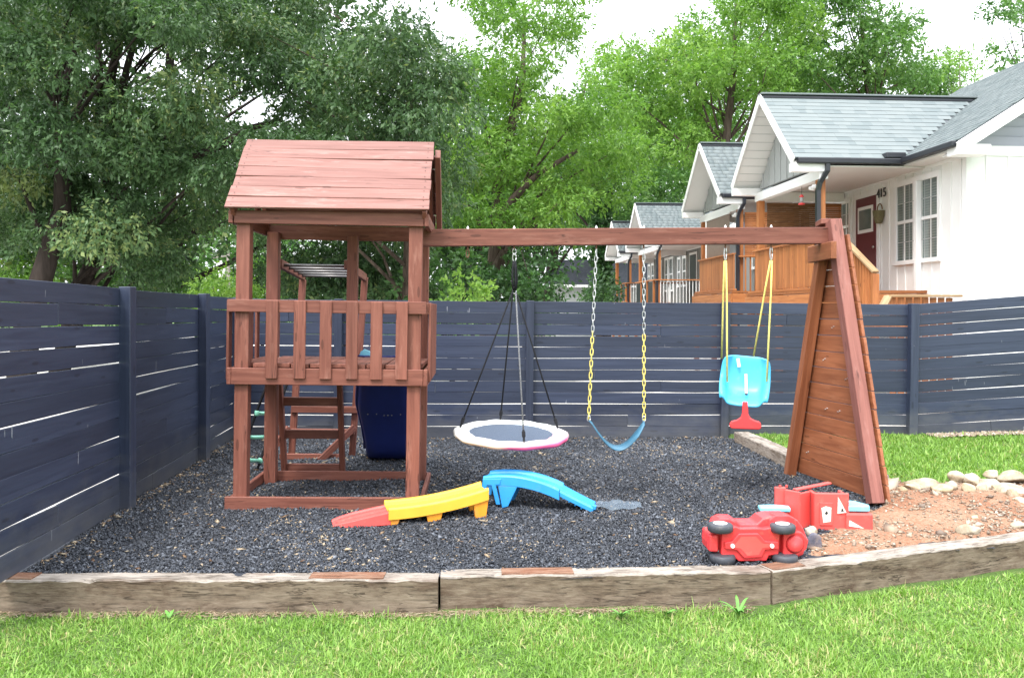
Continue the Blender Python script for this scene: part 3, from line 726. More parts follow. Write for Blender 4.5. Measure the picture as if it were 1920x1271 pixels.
rock(1829, 969, 6.70, .065, .045, .05, M['rock'], 'small tan stone lying behind the cream oval stone on the dirt', 91)
rock(1526, 1019, 5.92, .15, .20, .12, M['slate'], 'dark purple grey broken rock beside the overturned red car', 92)
rock(1521, 994, 6.05, .13, .09, .10, M['rockpale'], 'cream stone on top of the dark rock behind the red car', 93)
rock(1909, 984, 6.45, .12, .06, .09, M['rockpale'], 'pale flat stone on the dirt at right edge of the photo', 94)
rock(1661, 893, 7.95, .07, .07, .08, M['slate'], 'small dark stone beside the foot of the climbing wall', 95)

# ================================================================ the wooden play set
ps = thing('wooden_playset', 'red stained wooden play set with roofed tower, swing beam and climbing wall', 'playset', (-2.40, 7.13, 0))
ps.rotation_euler = (0, R(.8), R(2.5))
bpy.context.view_layer.update()
PSM = Euler((0, R(.8), R(2.5))).to_matrix().to_4x4(); PSM.translation = (-2.40, 7.13, 0)
PSI = PSM.inverted()
red = M['red']
LAST = [None]
def tb(name, p0, p1, w, h, mat=None, up=(0, 0, 1), **k):
    LAST[0] = beam(name, p0, p1, w, h, mat or red, ps, up, **k); return LAST[0]
UPV = (0, 1, 0)
def nails(o, w, ends, rows=(-.3, .3), axis=2, r_=.0055):
    # screw heads on the outer face of a board, in the board's own axes (length along x)
    l = o.dimensions.x if False else max(v.co.x for v in o.data.vertices)
    zt = max(v.co.z for v in o.data.vertices); yt = max(v.co.y for v in o.data.vertices)
    g = G()
    for s in (-1, 1):
        for e in ends:
            for q in rows:
                x = s * (l - e)
                ring = []
                for k in range(6):
                    a = k * math.pi / 3
                    if axis == 2: ring.append((x + r_ * math.cos(a), q * w + r_ * math.sin(a), zt + .0012))
                    else: ring.append((x + r_ * math.cos(a), axis * (yt + .0012), q * w + r_ * math.sin(a)))
                g.add(ring, [tuple(range(6))])
    me = bpy.data.meshes.new('screw_heads'); me.from_pydata(g.v, [], g.f); me.update()
    n = link('screw_heads', me, M['darkscrew']); n.matrix_basis = o.matrix_basis.copy(); attach(n, o); n['kind'] = 'stuff'
M['darkscrew'] = plain('dark_screw_head', (0.04, 0.02, 0.016), 0.6, 0.3, 0.2, 5)
# posts
for u, v in ((.115, .075), (1.555, .075), (.115, 1.115), (1.555, 1.115)):
    tb('post', (u, v, -.05), (u, v, 2.42), .112, .112, up=UPV)
tb('post', (.875, 1.115, 1.15), (.875, 1.115, 2.40), .10, .10, up=UPV)
# bottom frame
tb('frame_board', (.0, 0, .05), (1.66, 0, .05), .036, .12, warp=.004, seed=1)
tb('frame_board', (.035, .02, .045), (.035, 1.19, .045), .036, .11)
tb('frame_board', (1.635, .02, .045), (1.635, 1.19, .045), .036, .11)
tb('frame_board', (.055, 1.19, .05), (1.615, 1.19, .05), .036, .11)
# deck
tb('fascia', (.04, 0, 1.117), (1.635, 0, 1.117), .036, .138)
tb('fascia', (.02, -.018, 1.117), (.02, 1.2, 1.117), .036, .138)
tb('fascia', (1.655, -.018, 1.117), (1.655, 1.2, 1.117), .036, .138)
tb('fascia', (.045, 1.19, 1.117), (1.63, 1.19, 1.117), .036, .138)
for k in range(10):
    u = .125 + k * .158
    tb('deck_plank', (u, .022 if 0 < k < 9 else .135, 1.208 + random.uniform(-.003, .003)), (u, 1.165 if k not in (0, 9) else 1.055, 1.208), .148, .036, M['red'])
# rails and balusters
tb('top_rail', (.0, 0, 1.705), (1.655, 0, 1.705), .036, .105)
tb('top_rail', (.02, .025, 1.70), (.02, 1.2, 1.70), .036, .10)
tb('top_rail', (1.655, .025, 1.70), (1.655, 1.2, 1.70), .036, .10)
for i, px in enumerate((506, 557.5, 606, 655, 700.5, 747.5)):
    u = (px - 422) / 224.0
    tb('baluster', (u, -.030, 1.10 + .005 * math.sin(i * 3)), (u + .002 * math.cos(i), -.030, 1.752), .022, .098, up=(1, 0, 0))
for v in (.09, .33, .56, .79, 1.02):
    tb('baluster', (-.009, v, 1.08), (-.009, v, 1.75), .098, .022, up=(1, 0, 0))
    tb('baluster', (1.684, v, 1.08), (1.684, v, 1.75), .098, .022, up=(1, 0, 0))
# eave frame
tb('eave_beam', (.045, 0, 2.447), (1.625, 0, 2.447), .036, .11)
tb('eave_beam', (.022, -.03, 2.445), (.022, 1.21, 2.445), .036, .105)
tb('eave_beam', (1.648, -.03, 2.445), (1.648, 1.21, 2.445), .036, .105)
tb('eave_beam', (.045, 1.19, 2.43), (1.625, 1.19, 2.43), .036, .14)
# gable roof of horizontal boards
E0 = Vector((0, -.085, 2.508)); RG = Vector((0, .585, 3.20)); E1 = Vector((0, 1.255, 2.508))
for side, (e, r_) in enumerate(((E0, RG), (E1, RG))):
    d = (r_ - e); ln = d.length; d.normalize(); nrm = Vector((1, 0, 0)).cross(d) if side == 0 else d.cross(Vector((1, 0, 0)))
    if nrm.z < 0: nrm = -nrm
    for k in range(7):
        c = e + d * (ln * (k + .5) / 7) + nrm * (.012 + .003 * (k % 2))
        sk = random.uniform(-.008, .008)
        a = c + d * sk + Vector((-.012 + random.uniform(0, .01), 0, 0)); b = c - d * sk * 1.3 + Vector((1.672 + random.uniform(-.008, .006), 0, 0))
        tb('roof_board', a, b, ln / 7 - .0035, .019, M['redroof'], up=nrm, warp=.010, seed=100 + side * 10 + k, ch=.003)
        if side == 0: nails(LAST[0], ln / 7, (.05,))
    for u in (.04, 1.63):
        tb('rafter', Vector((u, 0, -.075)) + e + d * .06, Vector((u, 0, -.055)) + r_ - d * .02, .036, .088, up=nrm)
tb('barge_board', (1.705, 1.225, 2.44), (1.705, .60, 3.12), .050, .13, up=(0, 1, 1))
tb('barge_board', (-.032, 1.235, 2.45), (-.032, .60, 3.135), .030, .095, up=(0, 1, 1))
# monkey bars behind the tower
tb('overhead_beam', (.16, 1.18, 2.125), (.10, 2.64, 2.055), .04, .088)
tb('overhead_beam', (.80, 1.18, 2.125), (.80, 2.64, 2.055), .04, .088)
for k in range(5):
    v = 1.30 + k * .28; z = 2.12 - (v - 1.18) * .05
    o = G().tube([(.13, v, z), (.80, v, z)], .015, 10).obj('monkey_bar', M['pipe'], ps, smooth=True)
tb('end_post', (-.0, 2.60, -.02), (.10, 2.60, 2.02), .07, .07, up=UPV)
tb('end_post', (.68, 2.62, -.02), (.80, 2.62, 2.06), .07, .07, up=UPV)
tb('cross_rail', (.0, 2.55, .55), (.78, 2.55, .55), .036, .075)
tb('cross_rail', (.0, 2.55, .30), (.72, 2.55, .30), .036, .06)
tb('brace', (.72, 2.54, .36), (.36, 2.34, .0), .036, .075)
tb('brace', (-.02, 2.54, .34), (-.25, 2.30, .0), .036, .075)
tb('ground_board', (-.10, 2.46, .03), (.62, 2.46, .03), .06, .06)
# ladder
for u in (.145, .735):
    tb('ladder_rail', (u, 1.24, 1.19), (u - .005, 1.62, -.02), .05, .085, up=(0, 1, .3))
for z, v in ((.76, 1.40), (.42, 1.50), (.06, 1.60)):
    tb('ladder_rung', (.165, v, z), (.71, v, z), .036, .088)
# slide
prof = [(1.13, 1.235), (1.24, 1.215), (1.36, 1.10), (1.48, .95), (1.60, .80), (1.70, .68), (1.78, .60), (1.90, .48), (2.02, .32), (2.14, .16), (2.26, .06), (2.45, .03), (2.65, .03)]
g = G(); rings = []
for i, (v, z) in enumerate(prof):
    w = .285 + .020 * math.cos(i * 1.05); hgt = .12 + (.05 if i < 2 else 0)
    c = 1.165
    rings.append([(c - w - .03, v, z + hgt - .025), (c - w - .012, v, z + hgt), (c - w + .008, v, z + .03), (c - w + .03, v, z + .004), (c - w * .5, v, z), (c, v, z - .004), (c + w * .5, v, z), (c + w - .03, v, z + .004), (c + w - .008, v, z + .03), (c + w + .012, v, z + hgt), (c + w + .03, v, z + hgt - .025)])
sl = g.loft(rings, False, False).obj('slide', M['slideblue'], ps, smooth=True, solid=.016)
for i, u in enumerate((.96, 1.05, 1.13, 1.17, 1.21, 1.30, 1.38)):
    G().lathe([(.0, 0), (.006, .0), (.005, .004), (0, .005)], 8, (u, 1.765, .595 - .012 * (i in (2, 3, 4))), 'Y').obj('bolt', M['pipe'], sl)
G().prism([(.93, 1.22), (.95, 1.275), (.985, 1.30), (1.03, 1.285), (1.08, 1.25), (1.10, 1.22)], lambda a, b, d: Vector((a, d, b)), 1.20, 1.225).obj('skylit_slide_lip', M['toysky'], ps, bevel=.006)  # light blue lip added: sky reflection on the slide top, painted as colour
# swing beam and end frame, placed in the yard then brought into the play set's own space
A = Vector((-.87, 7.72, 0)); B = Vector((3.02, 7.955, 0))
ZB0, ZB1, BH = 2.243, 2.283, .152
def beam_at(x): 
    t = (x - A.x) / (B.x - A.x)
    return Vector((x, A.y + (B.y - A.y) * t, ZB0 + (ZB1 - ZB0) * t))
def hang(px):
    x = 0.0
    for _ in range(6): x = (px - 960) / FPX * beam_at(x).y
    return beam_at(x)
def wb(name, p0, p1, w, h, mat=None, up=(0, 0, 1), **k): 
    return beam(name, PSI @ Vector(p0), PSI @ Vector(p1), w, h, mat or red, ps, PSI.to_3x3() @ Vector(up), **k)
wb('swing_beam', (A.x, A.y, ZB0 + BH / 2), (B.x, B.y, ZB1 + BH / 2), .095, BH, warp=.006, seed=9)
Fb = Vector((3.075, 7.22, .03)); Fa = Vector((2.975, 7.90, 2.49)); Bb = Vector((2.815, 8.66, -.03)); Ba = Vector((2.965, 8.06, 2.44))
wb('frame_leg', Fb, Fa, .105, .135, M['redleg'], up=(0, -1, .2))
wb('frame_leg', Bb, Ba, .09, .115, M['cedar'], up=(0, -1, -.2))
wb('frame_brace', (2.905, 8.32, 2.205), (2.875, 7.62, 2.205), .05, .155, M['cedar'])
wb('frame_cap', (2.93, 8.12, 2.478), (2.93, 7.96, 2.498), .09, .05, red)
def on(a, b, z): return a + (b - a) * ((z - a.z) / (b.z - a.z))
nplank = 15; zb, zt = .035, 2.36; ph = (zt - zb) / nplank
screws = {1: (.12, .85), 4: (.35, .55), 6: (.7,), 7: (.25,), 9: (.42,), 12: (.5,)}
for k in range(nplank):
    z = zb + (k + .5) * ph
    p = on(Bb, Ba, z); q = on(Fb, Fa, z)
    off = Vector((.075, 0, 0)); dirv = (q - p).normalized()
    z0_, z1_ = zb + k * ph + .003, zb + (k + 1) * ph - .003
    vs = []
    jit = random.uniform(-.008, .008)
    for x_ in (.062, .088):
        for zz in (z0_, z1_):
            a_ = on(Bb, Ba, zz) + Vector((x_, 0, 0)) - dirv * .03; b_ = on(Fb, Fa, zz) + Vector((x_, 0, 0)) + dirv * (.085 + jit)
            vs += [a_, b_]
    ctr = sum(vs, Vector()) / 8; ang = math.atan2(dirv.y, dirv.x)
    mw = Matrix.Translation(ctr) @ Matrix.Rotation(ang, 4, 'Z'); mi = mw.inverted()
    pl = G().add([mi @ v for v in vs], [(0, 1, 3, 2), (4, 6, 7, 5), (0, 4, 5, 1), (2, 3, 7, 6), (0, 2, 6, 4), (1, 5, 7, 3)]).obj('wall_plank', M['cedar'], ps, bevel=.003, seg=1)
    pl.matrix_basis = PSI @ mw
    for s in screws.get(k, ()):
        for j in (-.016, .016):
            c = PSI @ (p + (q - p) * s + Vector((.058, 0, 0)) + dirv * j + Vector((0, 0, j * .4)))
            G().lathe([(0, -.006), (.006, -.006), (.006, .004), (0, .006)], 6, c, 'X').obj('screw', M['metal'], pl)
# bolts through the beam
for px in (877, 964, 1118, 1207, 1360, 1446):
    h = hang(px); c = PSI @ (h + Vector((0, 0, BH)))
    G().lathe([(.011, -.004), (.012, .012), (.008, .02), (.0, .032)], 8, c).obj('bolt_cap', M['white'], ps, smooth=True)
    c2 = PSI @ h
    G().lathe([(.008, -.035), (.008, .004)], 8, c2).obj('hanger', M['dullmetal'], ps)
h = PSI @ (hang(877) + Vector((0, 0, -.02)))
ring = [(h.x + .013 * math.cos(a) , h.y, h.z - .045 + .04 * math.sin(a)) for a in [2 * math.pi * k / 14 for k in range(15)]]
G().tube(ring, .005, 6).obj('hook', M['dullmetal'], ps, smooth=True)

# rope ladder hung at the back left of the tower
rl = thing('rope_ladder', 'black rope ladder with mint green plastic rungs hanging behind the tower', 'rope ladder', (-2.5, 8.5, 0))
rl.location = (0, 0, 0)
n0, n1 = P(521, 668, 8.50), P(446, 872, 8.62); f0, f1 = P(556, 668, 9.0), P(478, 893, 8.9)
G().tube([n0, n0.lerp(n1, .5) + Vector((-.01, 0, 0)), n1], .016, 6).obj('rope', M['blackrope'], rl)
G().tube([f0, f0.lerp(f1, .5), f1], .016, 6).obj('rope', M['blackrope'], rl)
for t, tf in ((.52, .50), (.74, .70), (.94, .90)):
    a = n0.lerp(n1, t); b = f0.lerp(f1, tf - .03)
    rg = G().tube([a, a.lerp(b, .5) + Vector((0, 0, -.006)), b], [.017, .021, .017], 8).obj('rung', M['mint'], rl, smooth=True)
    for e in (a, b):
        G().lathe([(.02, -.026), (.024, -.01), (.024, .012), (.018, .03)], 10, e).obj('rung_clamp', M['mint'], rg, smooth=True)

# ================================================================ swings
def saucer():
    c = P(958, 814, 7.79)
    t = thing('saucer_swing', 'round saucer swing with pastel padded rim and dark mesh hanging on black ropes', 'swing', c)
    t.location = c
    rot = Euler((R(4.5), R(2.2), 0)).to_matrix()
    rings = []
    n = 56
    for k in range(n):
        a = 2 * math.pi * k / n; wv = 1 + .010 * math.sin(7 * a) + .008 * math.sin(17 * a)
        ring = []
        for j in range(10):
            b = 2 * math.pi * j / 10
            rr_ = .452 * wv + .078 * math.cos(b); zz = .036 * math.sin(b) + .004 * math.sin(11 * a)
            ring.append(rot @ Vector((rr_ * math.cos(a), rr_ * math.sin(a), zz)))
        rings.append(ring)
    rings.append(rings[0])
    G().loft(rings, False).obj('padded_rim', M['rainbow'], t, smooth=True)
    disc = [rot @ Vector((.385 * math.cos(2 * math.pi * k / 40), .385 * math.sin(2 * math.pi * k / 40), .012)) for k in range(40)]
    G().add(disc, [tuple(range(40))]).obj('mesh_seat', M['meshseat'], t)
    hp = hang(964) - c
    apex = Vector((hp.x + .002, hp.y, 1.845 - c.z))
    for k, (ang, mat, s) in enumerate(((175, 'blackrope', -1), (103, 'blackrope', -1), (-76, 'greyrope', 1), (22, 'blackrope', 1))):
        a = R(ang); e = rot @ Vector((.47 * math.cos(a), .47 * math.sin(a), .035))
        top = apex + Vector((.012 * s, .01 * (k - 1.5), 0))
        rp = G().tube([top, top.lerp(e, .5) + Vector((0, 0, -.004)), e], .0075, 6).obj('rope', M[mat], t, smooth=True)
        d = (top - e).normalized()
        G().tube([e + d * .01, e + d * .045, e + d * .05, e + d * .095, e + d * .10, e + d * .11], [.010, .010, .016, .016, .010, .009], 8).obj('rope_clamp', M['blackrope'], rp)
    for k in range(5):
        o = Vector((.016 * math.cos(k * 1.3), .016 * math.sin(k * 1.3), 0))
        pts = [apex + o * .7, apex + o * 1.5 + Vector((0, 0, .09)), apex + o * 1.2 + Vector((0, 0, .19)), apex + o * .5 + Vector((0, 0, .27))]
        G().tube(pts, .009, 6).obj('knotted_rope', M['blackrope'], t, smooth=True)
    for z, r_ in ((.0, .022), (.30, .03), (.355, .022)):
        cc = apex + Vector((0, 0, z))
        pts = [cc + Vector((.016 * math.cos(a), .003 * math.sin(2 * a), r_ * 1.3 * math.sin(a))) for a in [2 * math.pi * k / 14 for k in range(15)]]
        G().tube(pts, .005, 6).obj('carabiner', M['metal'], t, smooth=True)
def rainbow():
    m, nt, b = new_mat('rainbow_padding', 0.5, 0.3)
    tc = N(nt, 'ShaderNodeTexCoord'); sp = N(nt, 'ShaderNodeSeparateXYZ'); L(nt, tc.outputs['Object'], sp.inputs[0])
    at = math_n(nt, 'ARCTAN2', sp.outputs[1], sp.outputs[0])
    f = math_n(nt, 'ADD', math_n(nt, 'DIVIDE', at, 6.2832), 0.5)
    pastel = ramp(nt, f, [(0.0, (0.66, 0.80, 0.68)), (0.06, (0.74, 0.60, 0.40)), (0.22, (0.78, 0.50, 0.34)), (0.245, (0.74, 0.10, 0.20)), (0.45, (0.74, 0.12, 0.26)), (0.52, (0.78, 0.66, 0.68)), (0.66, (0.66, 0.80, 0.80)), (0.86, (0.72, 0.82, 0.78)), (1.0, (0.70, 0.82, 0.72))])
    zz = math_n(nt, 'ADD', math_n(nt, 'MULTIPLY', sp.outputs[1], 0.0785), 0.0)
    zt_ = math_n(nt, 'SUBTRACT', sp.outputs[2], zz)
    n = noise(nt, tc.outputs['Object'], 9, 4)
    fd = N(nt, 'ShaderNodeMapRange'); fd.inputs[1].default_value = -.005; fd.inputs[2].default_value = .03  # rim whitened towards its top: overexposed sky light put into the colour
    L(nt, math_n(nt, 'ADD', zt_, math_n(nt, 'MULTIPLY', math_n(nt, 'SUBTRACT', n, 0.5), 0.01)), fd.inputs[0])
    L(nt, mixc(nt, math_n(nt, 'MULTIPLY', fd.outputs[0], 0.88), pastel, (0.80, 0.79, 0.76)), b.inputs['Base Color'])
    bump(nt, b, noise(nt, tc.outputs['Object'], 40, 4), .3, .01)
    return m
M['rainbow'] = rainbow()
M['meshseat'] = plain('dark_blue_grey_mesh', (0.085, 0.115, 0.17), 0.6, 0.3, 0.15, 120, bmp=.8)
saucer()

def link_mesh(ln, wd, r_, name):
    pts = []
    for k in range(13):
        a = 2 * math.pi * k / 12
        x = wd * math.cos(a); z = wd * math.sin(a) + (ln / 2 - wd) * (1 if math.sin(a) > .01 else -1 if math.sin(a) < -.01 else 0)
        pts.append((x, 0, z))
    me = G().tube(pts, r_, 5, False).mesh(name)
    for p in me.polygons: p.use_smooth = True
    return me
def belt_swing():
    hl, hr = hang(1118), hang(1207)
    bl, br = P(1104, 782, hl.y), P(1207.5, 783, hr.y)
    t = thing('belt_swing', 'blue belt swing hanging on two half yellow coated chains', 'swing', (bl + br) / 2)
    base = (bl + br) / 2
    met = link_mesh(.062, .012, .0042, 'link'); met.materials.append(M['metal'])
    yel = link_mesh(.062, .0125, .0050, 'link'); yel.materials.append(M['yellowcoat'])
    for top, bot in ((hl, bl), (hr, br)):
        d = bot - top - Vector((0, 0, -.03)); ln = d.length; nl_ = int(ln / .0515)
        ch = G().tube([top - base + Vector((0, 0, -.03)), top - base + Vector((0, 0, -.055)), top - base + Vector((0, 0, -.06))], .008, 6).obj('chain', M['metal'], t)
        for k in range(nl_):
            s = (k + .8) / nl_; p = top + Vector((0, 0, -.03)) + d * s
            o = link('chain_link', yel if s > .50 else met)
            z = d.normalized(); q = z.to_track_quat('Z', 'Y').to_matrix().to_4x4()
            o.matrix_basis = Matrix.Translation(p - base) @ q @ Matrix.Rotation(R(90) * (k % 2) + random.uniform(-.25, .25) + .3, 4, 'Z')
            attach(o, ch)
    rings = []; n = 18
    for i in range(n + 1):
        s = i / n; x = bl.x + (br.x - bl.x) * s + .012 * math.sin(2 * math.pi * s) ; z = bl.z - .02 - .255 * (1 - abs(2 * s - 1.04) ** 2.1) if abs(2 * s - 1.04) <= 1 else bl.z - .02
        y = hl.y + .0
        w = .075 - .055 * max(0, abs(2 * s - 1) - .78) / .22
        rings.append([Vector((x, y - w, z - .008 - .02 * s)) - base, Vector((x, y, z - .006)) - base, Vector((x, y + w, z + .006)) - base])
    G().loft(rings, False, False).obj('belt_seat', M['beltblue'], t, smooth=True, solid=.008)
    for p in (bl, br):
        pts = [p - base + Vector((.014 * math.cos(a), 0, -.012 + .026 * math.sin(a))) for a in [2 * math.pi * k / 10 for k in range(11)]]
        G().tube(pts, .005, 6).obj('triangle_ring', M['metal'], t, smooth=True)
belt_swing()

def toddler_swing():
    hl, hr = hang(1360), hang(1446)
    Y = 7.93; base = P(1396, 752, Y)
    t = thing('toddler_swing', 'light blue bucket swing seat with red T bar hanging on yellow ropes', 'swing', base)
    yaw = R(-16)
    rz = Matrix.Rotation(yaw, 3, 'Z')
    # shell: profile from the front lip over the seat to the top of the backrest
    prof = [(-.215, .015), (-.20, .045), (-.10, .03), (.0, .025), (.07, .05), (.125, .12), (.165, .22), (.195, .32), (.215, .405), (.23, .425)]
    rings = []
    for i, (y, z) in enumerate(prof):
        s = i / (len(prof) - 1)
        hw = .195 + .018 * math.sin(math.pi * min(1, s * 1.1)) - .018 * max(0, s - .8) / .2
        lip = .125 * math.sin(math.pi * min(1, .12 + s * .9)) + .035
        nx = (0, -1) if s > .55 else (0, 0)
        fwd = -.08 * max(0, (s - .4) / .6)
        upz = lip * (1 - .75 * max(0, (s - .4) / .6))
        rings.append([rz @ Vector(p) for p in ((-hw - .022, y + fwd + .01, z + upz - .03), (-hw - .012, y + fwd, z + upz), (-hw + .012, y + fwd * .9, z + upz * .93), (-hw + .035, y + fwd * .35, z + upz * .35), (-hw * .7, y, z), (0, y, z - .004), (hw * .7, y, z), (hw - .035, y + fwd * .35, z + upz * .35), (hw - .012, y + fwd * .9, z + upz * .93), (hw + .012, y + fwd, z + upz), (hw + .022, y + fwd + .01, z + upz - .03))])
    tiltm = Matrix.Rotation(R(18), 3, 'X')
    tr = lambda p: tiltm @ Vector((p[0] * .96 - .012, p[1] * .95, p[2] * .82)) + Vector((.0, 0, .02))
    rings = [[tr(p) for p in r_] for r_ in rings]
    G().loft(rings, False, False).obj('bucket_seat', M['seatblue'], t, smooth=True, solid=.022, sub=2)
    fl_ = tr(rz @ Vector((.02, -.225, .03))) + Vector((0, 0, .02))
    out = [(-.022, .02), (.024, .02), (.030, -.09), (.046, -.125), (.085, -.145), (.125, -.155), (.142, -.175), (.142, -.215), (.125, -.228), (-.115, -.228), (-.135, -.212), (-.135, -.18), (-.118, -.16), (-.07, -.145), (-.036, -.12), (-.026, -.085)]
    G().prism(out, lambda a, b, d: rz @ Vector((a, d, b)) + Vector(fl_), -.018, .018).obj('t_bar', M['toyred'], t, smooth=False, bevel=.012, seg=3)
    st = tr(rz @ Vector((0, .15, .20))); s2 = tr(rz @ Vector((.02, -.03, .05)))
    G().bar(st + Vector((-.0, -.025, .03)), s2 + Vector((0, -.02, .02)), .022, .004, (0, -1, .5)).obj('strap', M['white'], t)
    G().lathe([(0, -.008), (.014, -.008), (.014, .008), (0, .008)], 10, s2 + Vector((0, -.02, .022))).obj('buckle', M['black'], t)
    w_ = tr(rz @ Vector((-.09, .185, .34)))
    G().bar(w_ + Vector((0, -.04, .05)), w_ + Vector((.01, -.045, -.03)), .03, .003, (0, -1, .3)).obj('warning_label', M['sticker'], t)
    def tgt(px, py, Y_): return P(px, py, Y_) - base
    ends = ((hl, [(1353, 672, Y + .22), (1363.5, 716, Y - .10)]), (hr, [(1412, 674, Y + .22), (1437.5, 716, Y - .06)]))
    for h, es in ends:
        k0 = h - base + Vector((0, 0, -.16))
        pts = [h - base + Vector((.011 * math.cos(a), .002, -.085 + .065 * math.sin(a))) for a in [2 * math.pi * k / 14 for k in range(15)]]
        G().tube(pts, .0055, 6).obj('snap_hook', M['metal'], t, smooth=True)
        knot = k0 + Vector((0, 0, -.25))
        for (px, py, Yt), o in zip(es, (-.007, .007)):
            e = tgt(px, py, Yt)
            e = Vector((e.x, e.y, e.z))
            G().tube([k0 + Vector((o, 0, .01)), k0.lerp(e, .28) + Vector((o * 1.2, 0, 0)), k0.lerp(e, .6) + Vector((o * .6, 0, 0)), e], .0085, 6).obj('rope', M['yellowrope'], t, smooth=True)
toddler_swing()

# ================================================================ toys
def track(t, name, mat, path, wdir, w, wall, th=.012, lip=.012):
    """U-shaped coaster track: path near edge, wdir across"""
    rings = []
    wd = Vector(wdir)
    for p in path:
        p = Vector(p); up = Vector((0, 0, 1))
        ring = []
        for (a, z) in ((0, -.045), (0, wall - .01), (.012, wall), (.03, wall), (.042, wall - .012), (.052, .012), (w - .052, .012), (w - .042, wall - .012), (w - .03, wall), (w - .012, wall), (w, wall - .01), (w, -.045)):
            ring.append(p + wd * a + up * z)
        rings.append(ring)
    return G().loft(rings, False, False).obj(name, mat, t, smooth=False, solid=.010, bevel=.006)
def toys():
    # yellow track with red end
    a = Vector((-.955, 6.60, 0)); b = Vector((-.185, 6.84, 0)); d = (b - a)
    t = thing('toy_coaster_track', 'curved yellow plastic ride-on track with faded red end ramp lying by the tower', 'toy', a)
    wd = Vector((-.08, .30, 0)).normalized()
    path = []
    for i in range(15):
        s = i / 14; path.append(d * s + Vector((0, 0, .085 + .105 * s ** 2.0)))
    track(t, 'track', M['toyyellow'], path, wd, .31, .045)
    for s, w0, h1 in ((.06, .10, .07), (.45, .14, .075), (.92, .13, .145)):
        for off in (.03, .26):
            c = d * s + wd * off
            x = d.normalized()
            pts = [(-w0 / 2, h1), (w0 / 2, h1), (w0 / 2 - .022, -.005), (-w0 / 2 + .022, -.005)]
            G().prism(pts, lambda u, z, dd: c + x * u + Vector((0, 0, z)) + wd * dd, -.022, .022).obj('support_foot', M['toyorange'], t, bevel=.006)
    # red ramp
    xr = -d.normalized(); rg = []
    for i in range(9):
        s = i / 8; c = xr * (.44 * s - .02); hh = .082 * (1 - s) ** .8 + .016
        wn_ = .30 * (1 - .55 * max(0, s - .6) ** 1.6 / .4 ** 1.6 * .55)
        o = (.30 - wn_) / 2 + .005
        rg.append([c + wd * o + Vector((0, 0, .0)), c + wd * (o + .006) + Vector((0, 0, hh)), c + wd * (o + .04) + Vector((0, 0, hh + .008)), c + wd * (o + .055) + Vector((0, 0, hh - .008)), c + wd * (o + wn_ * .5 - .03) + Vector((0, 0, hh - .006)), c + wd * (o + wn_ * .5) + Vector((0, 0, hh + .006)), c + wd * (o + wn_ * .5 + .03) + Vector((0, 0, hh - .006)), c + wd * (o + wn_ - .055) + Vector((0, 0, hh - .008)), c + wd * (o + wn_ - .04) + Vector((0, 0, hh + .008)), c + wd * (o + wn_ - .006) + Vector((0, 0, hh)), c + wd * (o + wn_)])
    G().loft(rg).obj('end_ramp', M['toyfade'], t, smooth=False, bevel=.005)
    # blue track
    a = Vector((-.245, 7.22, 0)); b = Vector((.665, 7.02, 0)); d = b - a
    t = thing('toy_coaster_track', 'arched bright blue plastic ride-on track lying beside the yellow one', 'toy', a)
    wd = Vector((.06, .29, 0)).normalized(); x = d.normalized()
    path = []
    for i in range(17):
        s = i / 16 * .70
        z = .215 + .16 * s * (1 - s * 1.25) - .21 * s ** 2.2
        path.append(d * s + Vector((0, 0, z)))
    track(t, 'track', M['toyblue'], path, wd, .29, .042)
    for off in (.015, .275):
        c = wd * off
        G().prism([(.13, .19), (.30, .19), (.215, .015), (.165, .0)], lambda u, z, dd: c + x * u + Vector((0, 0, z)) + wd * dd, -.018, .018).obj('support_leg', M['toyblue'], t, bevel=.006)
    top = [(0, .21), (.13, .225), (.13, .18), (.075, .175), (.07, .06), (.05, .06), (.045, .175), (.02, .17), (.0, .08), (-.015, .08)]
    for off in (.0, .26):
        c = wd * off
        G().prism([(.0, .24), (.16, .25), (.15, .20), (.11, .195), (.15, .03), (.115, .03), (.075, .19), (.035, .19), (.015, .05), (-.02, .05)], lambda u, z, dd: c + x * u + Vector((0, 0, z)) + wd * dd, -.012, .02).obj('end_bracket', M['toyblue'], t, bevel=.004)
    G().bar(x * .02 + Vector((0, 0, .235)), x * .02 + wd * .28 + Vector((0, 0, .235)), .05, .012).obj('end_bar', M['toyblue'], t, bevel=.004)
    p0 = path[-1] + Vector((0, 0, .0)); rg = []
    for i in range(7):
        s = i / 6; c = p0 + d * (.30 * s) + Vector((0, 0, .02 - .135 * s + .01 * s * s)); w_ = .27 - .03 * s
        rg.append([c + wd * .01 + Vector((0, 0, -.035)), c + wd * .01 + Vector((0, 0, .005)), c + wd * .03 + Vector((0, 0, .016)), c + wd * (w_ - .02) + Vector((0, 0, .016)), c + wd * w_ + Vector((0, 0, .005)), c + wd * w_ + Vector((0, 0, -.035)), c + wd * (w_ - .03) + Vector((0, 0, -.008)), c + wd * .04 + Vector((0, 0, -.008))])
    tail = G().loft(rg).obj('tail_ramp', M['toyblue'], t, bevel=.005)
    for k in range(5):
        c = p0 + d * (.03 + .055 * k) + Vector((0, 0, .02 - .135 * (.1 + .183 * k)))
        G().bar(c + wd * .02 + Vector((0, 0, -.022)), c + wd * .22 + Vector((0, 0, -.022)), .012, .045).obj('rib', M['toyblue'], tail)
    G().prism([(-.02, .0), (.02, .0), (.025, .03), (.0, .042), (-.025, .03)], lambda u, z, dd: p0 + d * .30 + x * u + Vector((0, 0, z - .115)) + wd * dd, .02, .07).obj('end_knob', M['toyblue'], t, bevel=.005)

    # overturned ride-on car on its side, underside towards the lawn
    base = Vector((1.29, 5.60, .012))
    t = thing('ride_on_car', 'red plastic ride-on toy car tipped on its side with its wheels showing', 'toy car', base, R(3))
